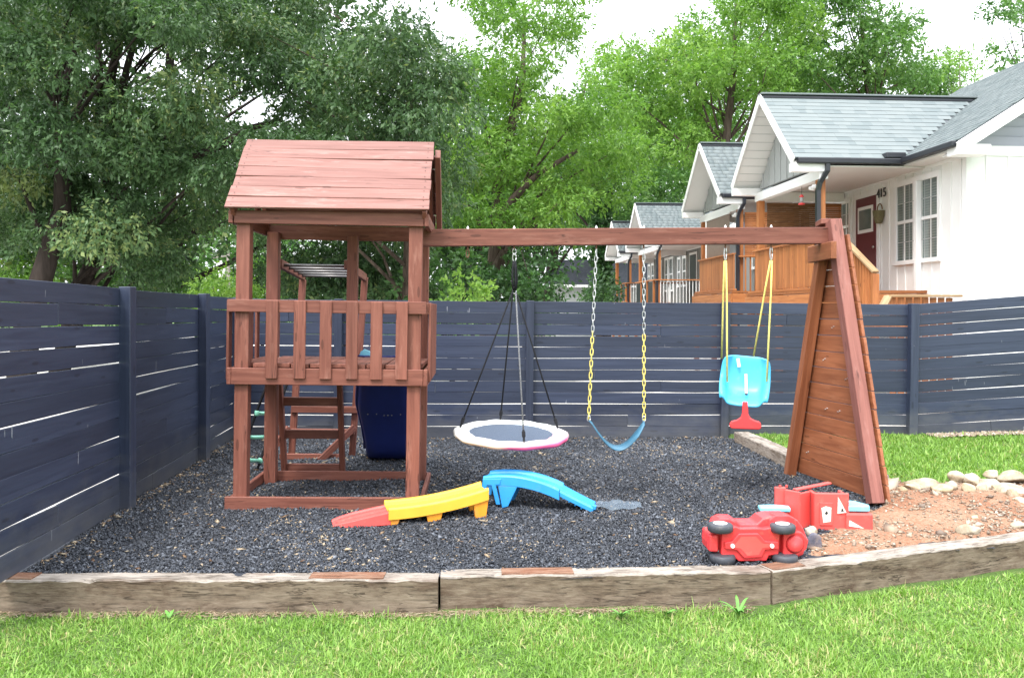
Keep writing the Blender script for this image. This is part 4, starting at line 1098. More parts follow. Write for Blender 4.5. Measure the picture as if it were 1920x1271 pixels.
    out = [(0, .07), (-.005, .13), (0, .205), (.06, .215), (.055, .285), (.105, .312), (.185, .306), (.218, .275), (.33, .272), (.372, .314), (.43, .330), (.545, .330), (.615, .300), (.655, .235), (.678, .165), (.675, .10), (.655, .03), (.60, .004), (.385, .002), (.375, .03), (.19, .006), (.164, .05), (.085, .066)]
    SZ = .88
    pf = lambda a, b, d_: Vector((a, d_ * .72, b * SZ))
    G().prism([(0.335 + (x_ - .335) * .97, .165 + (z_ - .165) * .97) for x_, z_ in out], pf, .03, .27).obj('car_body', M['toyred'], t, bevel=.012, seg=3)
    G().prism([(.075, .06), (.16, .045), (.19, .012), (.375, .012), (.39, .05), (.455, .06), (.465, .24), (.42, .262), (.36, .25), (.33, .255), (.2, .255), (.17, .27), (.08, .24)], pf, -.05, .06).obj('chassis', M['toyred'], t, bevel=.007, seg=2)
    G().prism([(.09, .16), (.14, .167), (.185, .222), (.315, .222), (.36, .165), (.445, .158), (.45, .105), (.36, .10), (.335, .045), (.22, .04), (.175, .10), (.095, .112)], pf, -.075, -.03).obj('underside_panel', M['toyred'], t, bevel=.006, seg=2)
    G().prism([(.125, .142), (.16, .147), (.20, .200), (.30, .200), (.34, .147), (.415, .142), (.415, .122), (.34, .115), (.315, .065), (.24, .06), (.195, .115), (.125, .125)], pf, -.078, -.06).obj('underside_rib', M['toyfade'], t)
    for x_, z_ in ((.142, .134), (.403, .130)):
        G().lathe([(0, -.064), (.013, -.064), (.015, -.050)], 12, (x_, 0, z_ * SZ), 'Y').obj('screw_cap', M['white'], t)
    G().prism([(.488, .05), (.57, .035), (.645, .09), (.660, .16), (.61, .225), (.49, .235)], pf, -.045, .05).obj('front_bumper', M['toyred'], t, bevel=.012, seg=3)
    G().lathe([(.0, -.052), (.045, -.048), (.062, -.034)], 18, (.565, 0, .118), 'Y').obj('bumper_boss', M['toyred'], t, smooth=True)
    G().prism([(-.006, .085), (.055, .08), (.055, .205), (.0, .21)], pf, -.045, .05).obj('rear_bumper', M['toyred'], t, bevel=.012, seg=3)
    for x0_, x1_, zt_ in ((.03, .20, .315), (.40, .60, .335)):
        G().prism([(x0_, .245), (x1_, .245), (x1_ - .02, zt_ - .02), (x1_ - .06, zt_), (x0_ + .05, zt_), (x0_ + .01, zt_ - .03)], pf, .015, .16).obj('fender', M['toyred'], t, bevel=.008, seg=2)
    for x_ in (.075, .49):
        G().tube([(x_, .03, .03), (x_, .03, .22)], .008, 8).obj('axle', M['metal'], t)
    for x_, z_ in ((.07, .232), (.485, .224), (.085, .030), (.50, .026)):
        w = G().lathe([(.045, -.028), (.070, -.028), (.082, -.018), (.084, 0), (.082, .018), (.070, .028), (.045, .028)], 28, (x_, -.025, z_)).obj('tyre', M['tyre'], t, smooth=True)
        sg = 1 if z_ > .1 else -1
        G().lathe([(.0, -.02 * sg), (.040, -.022 * sg), (.044, .024 * sg), (.046, .031 * sg), (.020, .033 * sg), (.016, .028 * sg), (0, .028 * sg)], 20, (x_, -.025, z_)).obj('hub', M['white'], w, smooth=True)
    # two-seat table toy
    base = Vector((2.02, 6.46, .015))
    t = thing('toy_table_bench', 'red plastic toy bench and table with light blue seats, lying behind the red car', 'toy', base, R(-4))
    G().box((0, .12, .02), (.085, .155, .285)).obj('side_panel', M['toyfade'], t, bevel=.008)
    vz = lambda a, b, d_: Vector((a, b, d_))
    G().prism([(.065, .105), (.155, .012), (.172, .030), (.085, .125)], vz, -.01, .272).obj('seat_wall', M['toyfade'], t, bevel=.006)
    G().prism([(.160, .012), (.262, .105), (.250, .122), (.150, .034)], vz, -.01, .262).obj('inner_wall', M['toyfade'], t, bevel=.006)
    G().prism([(.262, .0), (.40, -.004), (.52, .0), (.52, .028), (.262, .028)], vz, -.01, .270).obj('end_panel', M['toyfade'], t, bevel=.008)
    G().box((.264, .028, -.01), (.290, .20, .262)).obj('end_panel_side', M['toyfade'], t, bevel=.006)
    G().box((.494, .028, -.01), (.518, .20, .255)).obj('end_panel_side', M['toyfade'], t, bevel=.006)
    G().prism([(.300, -.0), (.395, -.002), (.395, .012), (.300, .012)], lambda a, b, d_: Vector((a, b - .010, d_)), .03, .20).obj('raised_panel', M['toyfade'], t, bevel=.003)
    G().bar((.155, .15, .262), (.445, .225, .305), .05, .014).obj('table_top', M['toyfade'], t, bevel=.005)
    for k_ in range(2): G().lathe([(.009, 0), (.009, .018), (0, .02)], 8, (.04 + .05 * k_, .13, .284)).obj('peg', M['toyfade'], t)
    G().box((.49, -.02, -.01), (.69, .20, .125)).obj('seat_base', M['toyfade'], t, bevel=.014)
    G().prism([(.51, .0), (.67, .0), (.685, .05), (.62, .19), (.51, .21)], lambda a, b, d_: Vector((a, b, d_)), .132, .178).obj('seat', M['toysky'], t, bevel=.012, seg=3)
    G().prism([(-.145, -.02), (.085, -.02), (.09, .06), (-.02, .10), (-.14, .08)], lambda a, b, d_: Vector((a, b, d_)), .125, .160).obj('seat', M['toysky'], t, bevel=.012, seg=3)
    G().box((-.13, .0, 0), (.07, .07, .12)).obj('seat_base', M['toyfade'], t, bevel=.012)
    for pts in ([(.312, .16), (.345, .175), (.385, .165), (.38, .06), (.325, .05)], [(.43, .12), (.435, .245), (.46, .20), (.495, .13), (.46, .125)], ):
        G().prism(pts, lambda a, b, d_: Vector((a, d_, b)), -.0135, -.004).obj('torn_sticker', M['sticker'], t)
    G().prism([(.51, .03), (.515, .075), (.57, .045), (.62, .015)], lambda a, b, d_: Vector((a, d_, b)), -.0235, -.015).obj('torn_sticker', M['sticker'], t)
    G().prism([(.335, .12), (.35, .14), (.36, .125), (.35, .11)], lambda a, b, d_: Vector((a, d_, b)), -.0152, -.012).obj('sticker_mark', M['black'], t)
    G().prism([(.455, .135), (.462, .165), (.478, .14)], lambda a, b, d_: Vector((a, d_, b)), -.0152, -.012).obj('sticker_mark', M['black'], t)
toys()
# crumpled clear plastic on the mulch
def plastic_sheet():
    rings = []
    for i in range(10):
        r_ = []
        for j in range(8):
            x = .70 + i * .043; y = 7.02 + j * .052 + .02 * math.sin(i * 1.3)
            w = max(0, 1 - abs(i - 4.5) / 5.2); y = 7.18 + (y - 7.18) * (.35 + .75 * w)
            r_.append((x, y, .028 + .010 * math.sin(i * 1.7 + j) + .007 * math.sin(j * 2.3)))
        rings.append(r_)
    m, nt, b = new_mat('bluish_clear_plastic', 0.25, 0.5)
    co, _ = obj_coords(nt)
    L(nt, ramp(nt, noise(nt, co, 9, 5), [(0.3, (0.10, 0.14, 0.19)), (0.7, (0.22, 0.28, 0.34))]), b.inputs['Base Color'])
    b.inputs['Alpha'].default_value = 0.45
    o = G().loft(rings, False, False).obj('plastic_sheet', m, None, smooth=True)
    tag(o, 'crumpled clear bluish plastic sheet lying on the mulch right of the blue track', 'plastic')
plastic_sheet()

# ================================================================ the row of houses
def shingle_quads(e0, e1, r0, r1, course=.142, tab=.31, seed=0):
    """tabs on the slope with eave e0-e1 and ridge r0-r1 -> list of (centre, x axis, y axis(up slope), width)"""
    e0, e1, r0, r1 = map(Vector, (e0, e1, r0, r1)); rr = random.Random(seed)
    hgt = ((r0 + r1) / 2 - (e0 + e1) / 2)
    # height of slope measured perpendicular to the eave
    ex = (e1 - e0).normalized(); up = (r0 - e0); up = (up - ex * up.dot(ex)); H = up.length; up.normalize()
    out = []; n = int(H / course)
    for k in range(n):
        s = (k + .5) / n
        a = e0.lerp(r0, s); b = e1.lerp(r1, s); ln = (b - a).length
        x = rr.uniform(-tab, 0)
        while x < ln:
            w = tab * rr.choice([.6, .8, 1.0, 1.15]); x0 = max(0, x); x1 = min(ln, x + w); x += w
            if x1 - x0 > .05: out.append((a + ex * ((x0 + x1) / 2), ex, up, x1 - x0, H / n, rr.random(), rr.random() < .3))
    return out
def shingle_objs(quads, parent):
    for c, ex, up, w, h, r_, dbl in quads:
        n = ex.cross(up)
        if n.z < 0: n = -n
        beam('shingle', c - ex * (w / 2) + n * (.0105 if dbl else .009), c + ex * (w / 2) + n * (.0105 if dbl else .009), h + .012, .012, M['shingle'], parent, up=(n + up * .042), ch=0)
def shingle_field(quads, parent):
    V = []; F = []; T = []
    for c, ex, up, w, h, r_, dbl in quads:
        n = ex.cross(up)
        if n.z < 0: n = -n
        o = .005 if dbl else .003; b = len(V)
        for du, dv, dz in ((-.5, -.52, .0), (.5, -.52, 0), (.5, .52, 0), (-.5, .52, 0), (-.5, -.52, .012), (.5, -.52, .012), (.5, .52, .006), (-.5, .52, .006)):
            V.append(tuple(c + ex * (w * du * .99) + up * (h * dv) + n * (o + dz)))
        for f in ((4, 5, 6, 7), (0, 1, 5, 4), (1, 2, 6, 5), (3, 0, 4, 7)):
            F.append([b + i for i in f]); T.append(r_)
    o = bulk('shingle_field', np.array(V), np.array(F), np.array(T), M['shinglef'], parent)
    o['kind'] = 'stuff'
def window(parent, x, y0, y1, z0, z1, name='window', split=1, grid_n=(2, 2), blinds=True):
    """double-hung window on a wall facing -x at x"""
    yc = (y0 + y1) / 2
    w = G().box((x - .035, y0, z0), (x + .02, y0 + .07, z1)).box((x - .035, y1 - .07, z0), (x + .02, y1, z1)).box((x - .036, y0 - .01, z1 - .09), (x + .02, y1 + .01, z1 + .02)).box((x - .055, y0 - .03, z0 - .03), (x + .02, y1 + .03, z0 + .05)).obj(name, M['white'], parent)
    if split == 2: G().box((x - .037, yc - .05, z0 + .05), (x + .02, yc + .05, z1 - .09)).obj('mullion', M['white'], w)
    cells = [(y0 + .07, y1 - .07)] if split == 1 else [(y0 + .07, yc - .05), (yc + .05, y1 - .07)]
    for a, b in cells:
        zm = (z0 + z1) / 2
        G().box((x - .028, a, zm - .03), (x + .02, b, zm + .03)).obj('meeting_rail', M['white'], w)
        for (p, q) in ((z0 + .05, zm - .03), (zm + .03, z1 - .09)):
            G().box((x - .006, a, p), (x + .004, b, q)).obj('pane', M['glass'], w)
            g = G()
            for i in range(1, 3): yy = a + (b - a) * i / 3; g.box((x - .012, yy - .007, p), (x - .0062, yy + .007, q))
            zz = (p + q) / 2; g.box((x - .0125, a, zz - .007), (x - .0062, b, zz + .007))
            g.obj('glazing_bar', M['gablegrey'], w)
        if blinds:
            for k in range(int((z1 - z0 - .25) / .05)):
                zz = z0 + .1 + k * .05
                if abs(zz - zm) > .04:
                    G().box((x - .0058 - .0008, a + .01, zz), (x - .0058 + .0002, b - .01, zz + .022)).obj('blind_slat', M['blindslat'], w)
M['blindslat'] = plain('dim_blind_slat_behind_glass', (0.185, 0.225, 0.21), 0.1, 0.8, 0.1, 5)

def rail_panel(parent, a, b, z0, z1, slatw=.085, gap=.006, cap=True, mat='deck', capmat='deck', name='rail_slat'):
    """vertical slats from a to b in plan"""
    a = Vector((a[0], a[1], 0)); b = Vector((b[0], b[1], 0)); d = b - a; n = max(1, int(d.length / (slatw + gap))); d.normalize()
    rr = random.Random(int(a.x * 100 + a.y * 10))
    for k in range(n):
        c = a + d * ((k + .5) * (slatw + gap))
        beam(name, (c.x, c.y, z0 + rr.uniform(-.01, .01)), (c.x, c.y, z1), slatw, .02, M[mat], parent, up=(-d.y, d.x, 0), ch=.002)
    if cap: beam('rail_cap', (a.x, a.y, z1 + .02), (b.x, b.y, z1 + .02), .11, .035, M[capmat], parent)

def house(tip, dz, label, near, wall, rail, front_col, seed, win=True, shade=False, blind=False):
    h = thing('house', label, 'house', (tip[0], tip[1], dz), R(4.1))
    bb = 'soffit'
    # --- main body
    wx = 2.54; y0, y1 = -2.95, 3.05; zf = 2.05; ze = 4.46
    G().box((wx, y0, -.4 - dz), (wx + 8.0, y1, ze)).obj('wall', M[wall], h)
    if near:
        for k in range(20):
            y = y0 + .16 + k * .305
            if y < y1: G().box((wx - .016, y - .018, .6), (wx + .004, y + .018, ze - .16)).obj('batten', M[wall], h)
        for k in range(8):
            x = wx + .35 + k * .40
            G().box((x - .018, y0 - .016, .6), (x + .018, y0 + .004, ze - .13)).obj('batten', M[wall], h)
        G().box((wx - .024, y0 - .024, .3), (wx + .09, y0 + .09, ze - .12)).obj('corner_board', M['white'], h)
        G().box((wx + .09, y0 - .022, ze - .13), (wx + 7.9, y0 + .004, ze + .04)).obj('frieze_board', M['white'], h)
    else:
        for k in range(19):
            y = y0 + .16 + k * .31
            G().box((wx - .014, y - .018, 1.0), (wx + .004, y + .018, ze - .16)).obj('batten', M[wall], h)
    G().box((wx - .026, y0 + .09, ze - .16), (wx + .004, y1 - .05, ze - .0)).obj('frieze_board', M['white'], h)
    # --- main roof, ridge along y
    ex = 2.10; pit = .63; rx = ex + 4.3; rzz = 4.50 + 4.3 * pit; ya, yb = -3.42, 3.50
    th = .05
    roof = G()
    roof.add([(ex, ya, 4.50), (ex, yb, 4.50), (rx, yb, rzz), (rx, ya, rzz), (ex, ya, 4.50 - th), (ex, yb, 4.50 - th), (rx, yb, rzz - th), (rx, ya, rzz - th)], [(0, 1, 2, 3), (4, 7, 6, 5), (0, 3, 7, 4), (1, 5, 6, 2), (0, 4, 5, 1)])
    roof.add([(rx + 4.3, ya, 4.50), (rx + 4.3, yb, 4.50), (rx, yb, rzz), (rx, ya, rzz)], [(0, 3, 2, 1)])
    rf = roof.obj('roof', M['roofbase'], h)
    shingle_field(shingle_quads((ex, ya, 4.502), (ex, yb, 4.502), (rx, ya, rzz), (rx, yb, rzz), .142, .31, seed), rf)
    # rake boards and gable
    for yy, s in ((ya, -1), (yb, 1)):
        beam('rake_board', (ex - .0, yy + .014 * s, 4.50 - .13), (rx, yy + .014 * s, rzz - .13), .026, .19, M['white'], h, up=(-pit, 0, 1))
    G().add([(ex, ya, 4.50 - .20), (rx, ya, rzz - .20), (rx, y0 - .0, rzz - .20), (ex, y0 - .0, 4.50 - .20)], [(0, 1, 2, 3)]).obj('rake_soffit', M['soffit'], h, solid=.02)
    G().box((ex - .02, ya - .02, 4.27), (ex + .55, ya + .30, 4.43)).obj('eave_return', M['white'], h)
    n = 16
    for k in range(n):
        z = ze + .04 + k * .165
        xs = ex + (z - 4.30) / pit + .02; xe = 2 * rx - xs
        if xe - xs > .3 and near: beam('lap_siding', (xs, y0 - .016, z + .08), (xe, y0 - .016, z + .08), .018, .162, M['lapgrey'], h, up=(0, -.12, 1), ch=.003)
    G().prism([(wx, ze), (2 * rx - wx, ze), (rx, rzz - .2)], lambda a, b, d: Vector((a, d, b)), y0, y0 + .1).obj('gable_wall', M['lapgrey'], h)
    # eave soffit, gutter
    G().box((ex + .01, ya + .05, 4.36), (wx, yb - .05, 4.39)).obj('eave_soffit', M['soffit'], h)
    def gutter(a, b):
        a = Vector(a); b = Vector(b)
        G().bar(a, b, .11, .11).obj('gutter', M['black'], h, bevel=.02)
    gutter((ex - .05, ya + .03, 4.445), (ex - .05, -1.72, 4.445))
    gutter((ex - .05, 1.72, 4.445), (ex - .05, yb, 4.445))
    # --- porch roof: gable front at x = 0
    hw = 1.70; zr = 6.05; zE = 4.47
    xm = lambda z: ex + (z - 4.50) / pit
    for s in (-1, 1):
        G().add([(0, s * hw, zE), (xm(zE) + .15, s * hw, zE), (xm(zr) + .15, 0, zr), (0, 0, zr)], [(0, 1, 2, 3)]).obj('porch_roof', M['roofbase'], h, solid=.03)
        q = shingle_quads((0, s * hw, zE + .02), (xm(zE), s * hw, zE + .02), (0, 0, zr + .02), (xm(zr), 0, zr + .02), .138 if near else .16, .24, seed + s)
        if near and s < 0: shingle_objs(q, h)
        else: shingle_field(q, h)
        # soffit lining of the gable overhang, rake fascia
        G().add([(.02, s * (hw - .02), zE - .06), (.62, s * (hw - .02), zE - .06), (.62, 0, zr - .06), (.02, 0, zr - .06)], [(0, 1, 2, 3)]).obj('overhang_soffit', M['soffit'], h, solid=.015)
        if near:
            for k in range(1, 11):
                t = k / 11; yy = s * (hw - .02) * (1 - t); zz = zE - .06 + (zr - zE) * t - .012
                G().bar((.04, yy, zz), (.60, yy, zz), .008, .008).obj('soffit_groove', M['gablegrey'], h)
        beam('rake_fascia', (-.013, s * (hw + .02), zE - .05), (-.013, 0, zr - .04), .026, .15, M['white'], h, up=(0, s * .7, .7))
        G().box((-.02, s * hw - (.0 if s > 0 else 0) - .16 if s > 0 else -hw - .02, zE - .23), (.62, hw + .02 if s > 0 else -hw + .16, zE - .075)).obj('eave_return', M['white'], h)
    G().prism([(-hw + .12, zE - .1), (hw - .12, zE - .1), (0, zr - .12)], lambda a, b, d: Vector((d, a, b)), .56, .64).obj('gable_wall', M['gablegrey'], h)
    for k in range(9):
        y = -1.32 + k * .33; zt_ = zr - .15 - abs(y) * (zr - zE) / hw
        if zt_ > zE + .06: G().box((.544, y - .016, zE - .1), (.562, y + .016, zt_)).obj('batten', M['gablegrey'], h)
    beam('ridge_cap', (-.01, 0, zr + .035), (xm(zr), 0, zr + .035), .22, .035, M['shingle'], h)
    beam('ridge_vent', (.03, -.115, zr - .045), (xm(zr) - .1, -.115, zr - .045), .03, .04, M['black'], h)
    gutter((.05, -hw - .05, 4.43), (ex, -hw - .05, 4.43))
    # porch ceiling, beams, posts
    G().box((.67, -hw + .0, 4.33), (wx, hw - .0, 4.355)).obj('porch_ceiling', M['soffit'], h)
    G().box((.50, -hw + .02, 4.11), (.66, hw - .02, 4.29)).obj('porch_beam', M['white'], h)
    G().box((.67, hw - .14, 4.12), (wx - .03, hw - .02, 4.32)).obj('porch_beam', M['white'], h)
    for y in (-hw + .16, hw - .16):
        beam('porch_post', (.58, y, 1.2), (.58, y, 4.11), .14, .14, M['deck'], h, up=(0, 1, 0))
    beam('porch_post', (wx - .08, -hw + .16, 1.9), (wx - .08, -hw + .16, 4.11), .10, .10, M['white'], h, up=(0, 1, 0))
    # downspout with offset bend
    gx = .62; G().tube([(gx, -hw - .05, 4.38), (gx, -hw - .05, 4.25), (gx - .1, -hw + .04, 4.05), (gx - .13, -hw + .06, 3.9), (gx - .13, -hw + .06, .2)], .055, 4).obj('downspout', M['black'], h)
    # deck
    G().box((.32, -hw - .02, zf - .05), (wx, hw + .02, zf)).obj('deck_floor', M['deck'], h)
    for k in range(1):
        beam('deck_skirt', (.30, -hw - .02, zf - .22), (.30, hw + .02, zf - .22), .04, .30, M['deck'], h)
        beam('deck_skirt', (.32, -hw - .04, zf - .22), (wx, -hw - .04, zf - .22), .04, .30, M['deck'], h)
    for y in (-hw + .05, 0, hw - .05): G().box((.34, y - .06, -.3 - dz), (.46, y + .06, zf - .05)).obj('deck_pier', M['deck'], h)
    zr1 = zf + .92
    if rail == 'panel':
        rail_panel(h, (.42, -hw + .10), (.42, hw - .25), zf + .06, zr1)
        beam('rail_base', (.40, -hw, zf + .03), (.40, hw, zf + .03), .09, .05, M['deck'], h)
        # open near-side rail
        if not near:
            beam('rail_cap', (.5, -hw + .03, zr1 - .05), (wx, -hw + .03, zr1 - .05), .1, .035, M['deck'], h)
            for k in range(14): beam('baluster', (.68 + k * .13, -hw + .03, zf), (.68 + k * .13, -hw + .03, zr1 - .06), .035, .035, M['deck'], h, up=(0, 1, 0))
    else:
        for y in (-hw + .05, hw - .05):
            beam('rail_cap', (.45, y, zr1), (wx, y, zr1), .1, .045, M['deck'], h)
            for k in range(16): beam('baluster', (.62 + k * .125, y, zf), (.62 + k * .125, y, zr1), .022, .022, M['white'] if y < 0 else M['black'], h, up=(0, 1, 0))
        beam('rail_cap', (.42, -hw, zr1), (.42, hw, zr1), .1, .045, M['deck'], h)
        for k in range(3):
            yy = -hw + .35 + k * 1.05
            G().box((.415, yy, zf + .08), (.425, yy + .9, zr1 - .05)).obj('rail_screen', M['black'], h)
            beam('rail_post', (.42, yy - .08, zf), (.42, yy - .08, zr1), .08, .08, M['deck'], h, up=(0, 1, 0))
        beam('rail_base', (.40, -hw, zf + .03), (.40, hw, zf + .03), .09, .05, M['deck'], h)
    # door and windows on the front wall
    dy0, dy1 = .12, .98
    G().box((wx - .03, dy0 - .11, zf), (wx + .01, dy1 + .11, zf + 2.13)).obj('door_frame', M['white'], h)
    dr = G().box((wx - .045, dy0, zf + .01), (wx + .0, dy1, zf + 2.03)).obj('door', M['door'] if near else M['black'], h)
    if near:
        lt = G().box((wx - .055, dy0 + .10, zf + 1.28), (wx - .044, dy1 - .10, zf + 1.84)).obj('door_light_frame', M['white'], dr)
        G().box((wx - .058, dy0 + .17, zf + 1.35), (wx - .05, dy1 - .17, zf + 1.77)).obj('door_glass', M['glass'], dr)
        G().lathe([(0, -.02), (.025, -.015), (.03, 0), (.02, .02)], 10, (wx - .07, dy0 + .06, zf + .95), 'X').obj('door_handle', M['metal'], dr)
    window(h, wx - .005, -2.18, -.62, 2.60, 4.20, split=2, blinds=near)
    if near: window(h, wx - .005, 1.28, 1.95, 2.95, 4.16, split=1, blinds=False)
    else:
        window(h, wx - .005, 1.55, 2.15, 2.85, 4.1, split=1, blinds=False)
        window(h, wx - .005, 2.45, 2.95, 2.85, 4.1, split=1, blinds=False)
    # flood light under the porch corner
    G().lathe([(0, 0), (.03, .01), (.045, .09), (.05, .10), (0, .10)], 10, (.44, -hw + .22, 4.0), 'X').lathe([(0, 0), (.03, .01), (.045, .09), (.05, .10), (0, .10)], 10, (.44, -hw + .36, 3.98), 'X').obj('flood_light', M['white'], h, smooth=True)
    return h

H1 = house((5.06, 17.4), 0.0, 'nearest white cottage with dark red door and grey shingled porch roof behind the fence', True, 'wallwhite', 'panel', None, 1)
H2 = house((5.08, 23.1), .13, 'second cottage of the row with orange slatted porch rail and taupe shade', False, 'wallgrey', 'panel', None, 11)
H3 = house((4.90, 34.0), -.1, 'third cottage of the row, grey with open porch rail', False, 'wallgrey', 'open', None, 21)
H4 = house((4.94, 42.3), .06, 'farthest grey cottage of the row with black porch screens', False, 'wallgrey', 'open', None, 31)
hw = 1.70
# roof corner box on house 1 where gutters meet
G().box((1.72, -hw - .10, 4.49), (2.10, -hw + .12, 4.60)).obj('gutter_guard', M['black'], H1, bevel=.02)
# house number
def text_obj(body, size, mat, mtx, name, parent):
    cu = bpy.data.curves.new(name, 'FONT'); cu.body = body; cu.size = size; cu.extrude = .008; cu.align_x = 'CENTER'
    tmp = bpy.data.objects.new('tmp', cu); COL.objects.link(tmp)
    dg = bpy.context.evaluated_depsgraph_get(); me = bpy.data.meshes.new_from_object(tmp.evaluated_get(dg))
    bpy.data.objects.remove(tmp); me.materials.clear(); me.materials.append(mat)
    o = link(name, me); o.matrix_basis = mtx
    if parent is not None: attach(o, parent)
    return o
mt = Matrix.Translation((2.505, -.10, 4.00)) @ Matrix(((0, 0, -1, 0), (-1, 0, 0, 0), (0, 1, 0, 0), (0, 0, 0, 1)))
text_obj('415', .26, M['black'], mt, 'house_number', H1)
# things on and round the first porch
def to_world(hh, p): return Matrix.Translation(hh.location) @ Matrix.Rotation(R(4.1), 4, 'Z') @ Vector(p)
p = to_world(H1, (2.44, -.12, 3.62))
wb_ = thing('wall_basket', 'woven green half basket hanging on the wall beside the red door', 'basket', p, R(4.1))
G().lathe([(.05, -.16), (.07, -.15), (.11, .0), (.12, .10), (.105, .10), (.09, 0)], 14).obj('basket_body', M['basket'] if 'basket' in M else M['bamboo'], wb_)
G().tube([(.02, .1 * math.cos(a), .12 + .12 * math.sin(a)) for a in [math.pi * k / 10 for k in range(11)]], .012, 6).obj('basket_handle', M['bamboo'], wb_)
# bamboo blind at the far end of porch 1, shade on porch 2
def blind(hh, x0, x1, y, z0, z1, mat, name, label, cat, slats=True):
    b0 = to_world(hh, (x0, y, z0)); t = thing(name, label, cat, b0, R(4.1)); w = x1 - x0; H = z1 - z0
    n = int(H / .045)
    for k in range(n):
        beam('blind_slat', (0, 0, (k + .5) * H / n), (w, 0, (k + .5) * H / n), .008, H / n - .003, mat, t, ch=.001)
    beam('headrail', (0, 0, H + .02), (w, 0, H + .02), .04, .06, mat, t)
blind(H1, .72, 1.95, 1.52, 2.75, 4.02, M['bamboo'], 'bamboo_blind', 'wide brown bamboo blind at the far end of the nearest porch', 'blind')
blind(H1, 1.98, 2.42, 1.52, 2.75, 4.02, M['deck'], 'bamboo_blind', 'narrow orange bamboo blind beside the wide brown one', 'blind')
blind(H2, .72, 2.0, -1.50, 2.9, 4.0, M['deck'], 'bamboo_blind', 'orange bamboo blind on the second porch behind the black downspout', 'blind')
b0 = to_world(H2, (.47, -1.05, 2.95)); sh = thing('roller_shade', 'plain taupe roller shade on the front of the second porch', 'shade', b0, R(4.1))
G().box((0, 0, 0), (.012, 2.05, 1.12)).obj('shade_cloth', M['shade'], sh)
beam('roller', (.006, 0, 1.14), (.006, 2.05, 1.14), .05, .05, M['white'], sh)
beam('side_channel', (-.01, 1.98, -.0), (-.01, 1.98, 1.12), .03, .05, M['white'], sh, up=(0, 1, 0))
# hummingbird feeder
fp = P(1503, 376, 16.8)
fd = thing('bird_feeder', 'small red and clear hanging bird feeder under the nearest porch roof', 'feeder', fp)
G().lathe([(0, -.09), (.06, -.085), (.065, -.06), (.035, -.05)], 14).obj('feeder_base', M['toyred'], fd, smooth=True)
G().lathe([(.032, -.05), (.034, .06)], 12).obj('bottle', M['gablegrey'], fd, smooth=True)
G().lathe([(.04, .06), (.045, .075), (.02, .11), (0, .11)], 14).obj('feeder_cap', M['toyred'], fd, smooth=True)
G().tube([(0, 0, .1), (0, 0, .40)], .004, 5).obj('wire', M['black'], fd)
# stair down from the first porch towards the lawn
st = thing('porch_stair', 'orange wooden porch stair with sloping worn handrail beside the climbing wall top', 'stair', (6.1, 15.6, 0))
S0 = Vector((0.02, 0, 2.93)); S1 = Vector((.10, -1.05, 2.33))
beam('handrail', S0, S1, .12, .04, M['decktop'], st)
for k in range(10):
    s = (k + .5) / 10; q = S0.lerp(S1, s)
    beam('stair_slat', (q.x, q.y, q.z - .75), (q.x, q.y, q.z - .03), .022, .085, M['deck'], st, up=(1, 0, 0))
beam('newel_post', (.10, -1.02, 1.2), (.10, -1.02, 2.30), .11, .11, M['deck'], st, up=(0, 1, 0))
beam('newel_post', (.0, .03, 1.5), (.0, .03, 2.92), .11, .11, M['deck'], st, up=(0, 1, 0))
for k in range(6): G().box((.12, -.18 - k * .19, 1.80 - k * .14), (1.15, .05 - k * .19, 1.84 - k * .14)).obj('tread', M['deck'], st)
rw = thing('ramp_wall', 'low orange plank ramp wall with flat cap rail just above the back fence', 'ramp', (5.95, 13.5, 0))
beam('cap_rail', (.0, 0, 1.905), (1.17, .05, 1.905), .14, .035, M['decktop'], rw)
beam('cap_rail', (.0, .0, 1.90), (-.30, -.45, 1.70), .12, .035, M['decktop'], rw)
rail_panel(rw, (.02, .02), (1.14, .06), .2, 1.88, .1, .03, cap=False)
# far grey bungalow
fh = thing('far_house', 'distant low house with pale siding and dark shingle roof beyond the cottages', 'house', (5.0, 58, 0))
G().box((-2.0, 0, -.4), (5.5, 7, 3.45)).obj('wall', M['gablegrey'], fh)
for k in range(18): beam('lap_siding', (-2.0, -.012, .3 + k * .175), (5.5, -.012, .3 + k * .175), .02, .17, M['gablegrey'], fh, up=(0, -.1, 1), ch=0)
G().add([(-2.5, -.5, 3.45), (6, -.5, 3.45), (6, 3.5, 5.4), (-2.5, 3.5, 5.4), (-2.5, 7.5, 3.45), (6, 7.5, 3.45)], [(0, 1, 2, 3), (3, 2, 5, 4), (0, 3, 4), (1, 5, 2)]).obj('roof', M['darkshingle'], fh)
beam('eave_board', (-2.5, -.52, 3.40), (6, -.52, 3.40), .03, .18, M['white'], fh)
# utility pole with transformer
up_ = thing('utility_pole', 'distant wooden utility pole carrying a white transformer can', 'pole', P(428, 585, 60) + Vector((0, 0, -1.65)))
G().tube([(0, 0, -.4), (0, 0, 5.9)], [.16, .11], 10).obj('pole', M['palebark'], up_)
G().lathe([(.0, 4.1), (.30, 4.1), (.32, 4.15), (.32, 4.95), (.28, 5.05), (.08, 5.1), (.06, 5.3), (0, 5.3)], 16, (-.52, 0, 0)).obj('transformer', M['white'], up_, smooth=True)
beam('cross_arm', (-1.1, 0, 5.45), (.1, 0, 5.62), .09, .09, M['palebark'], up_)

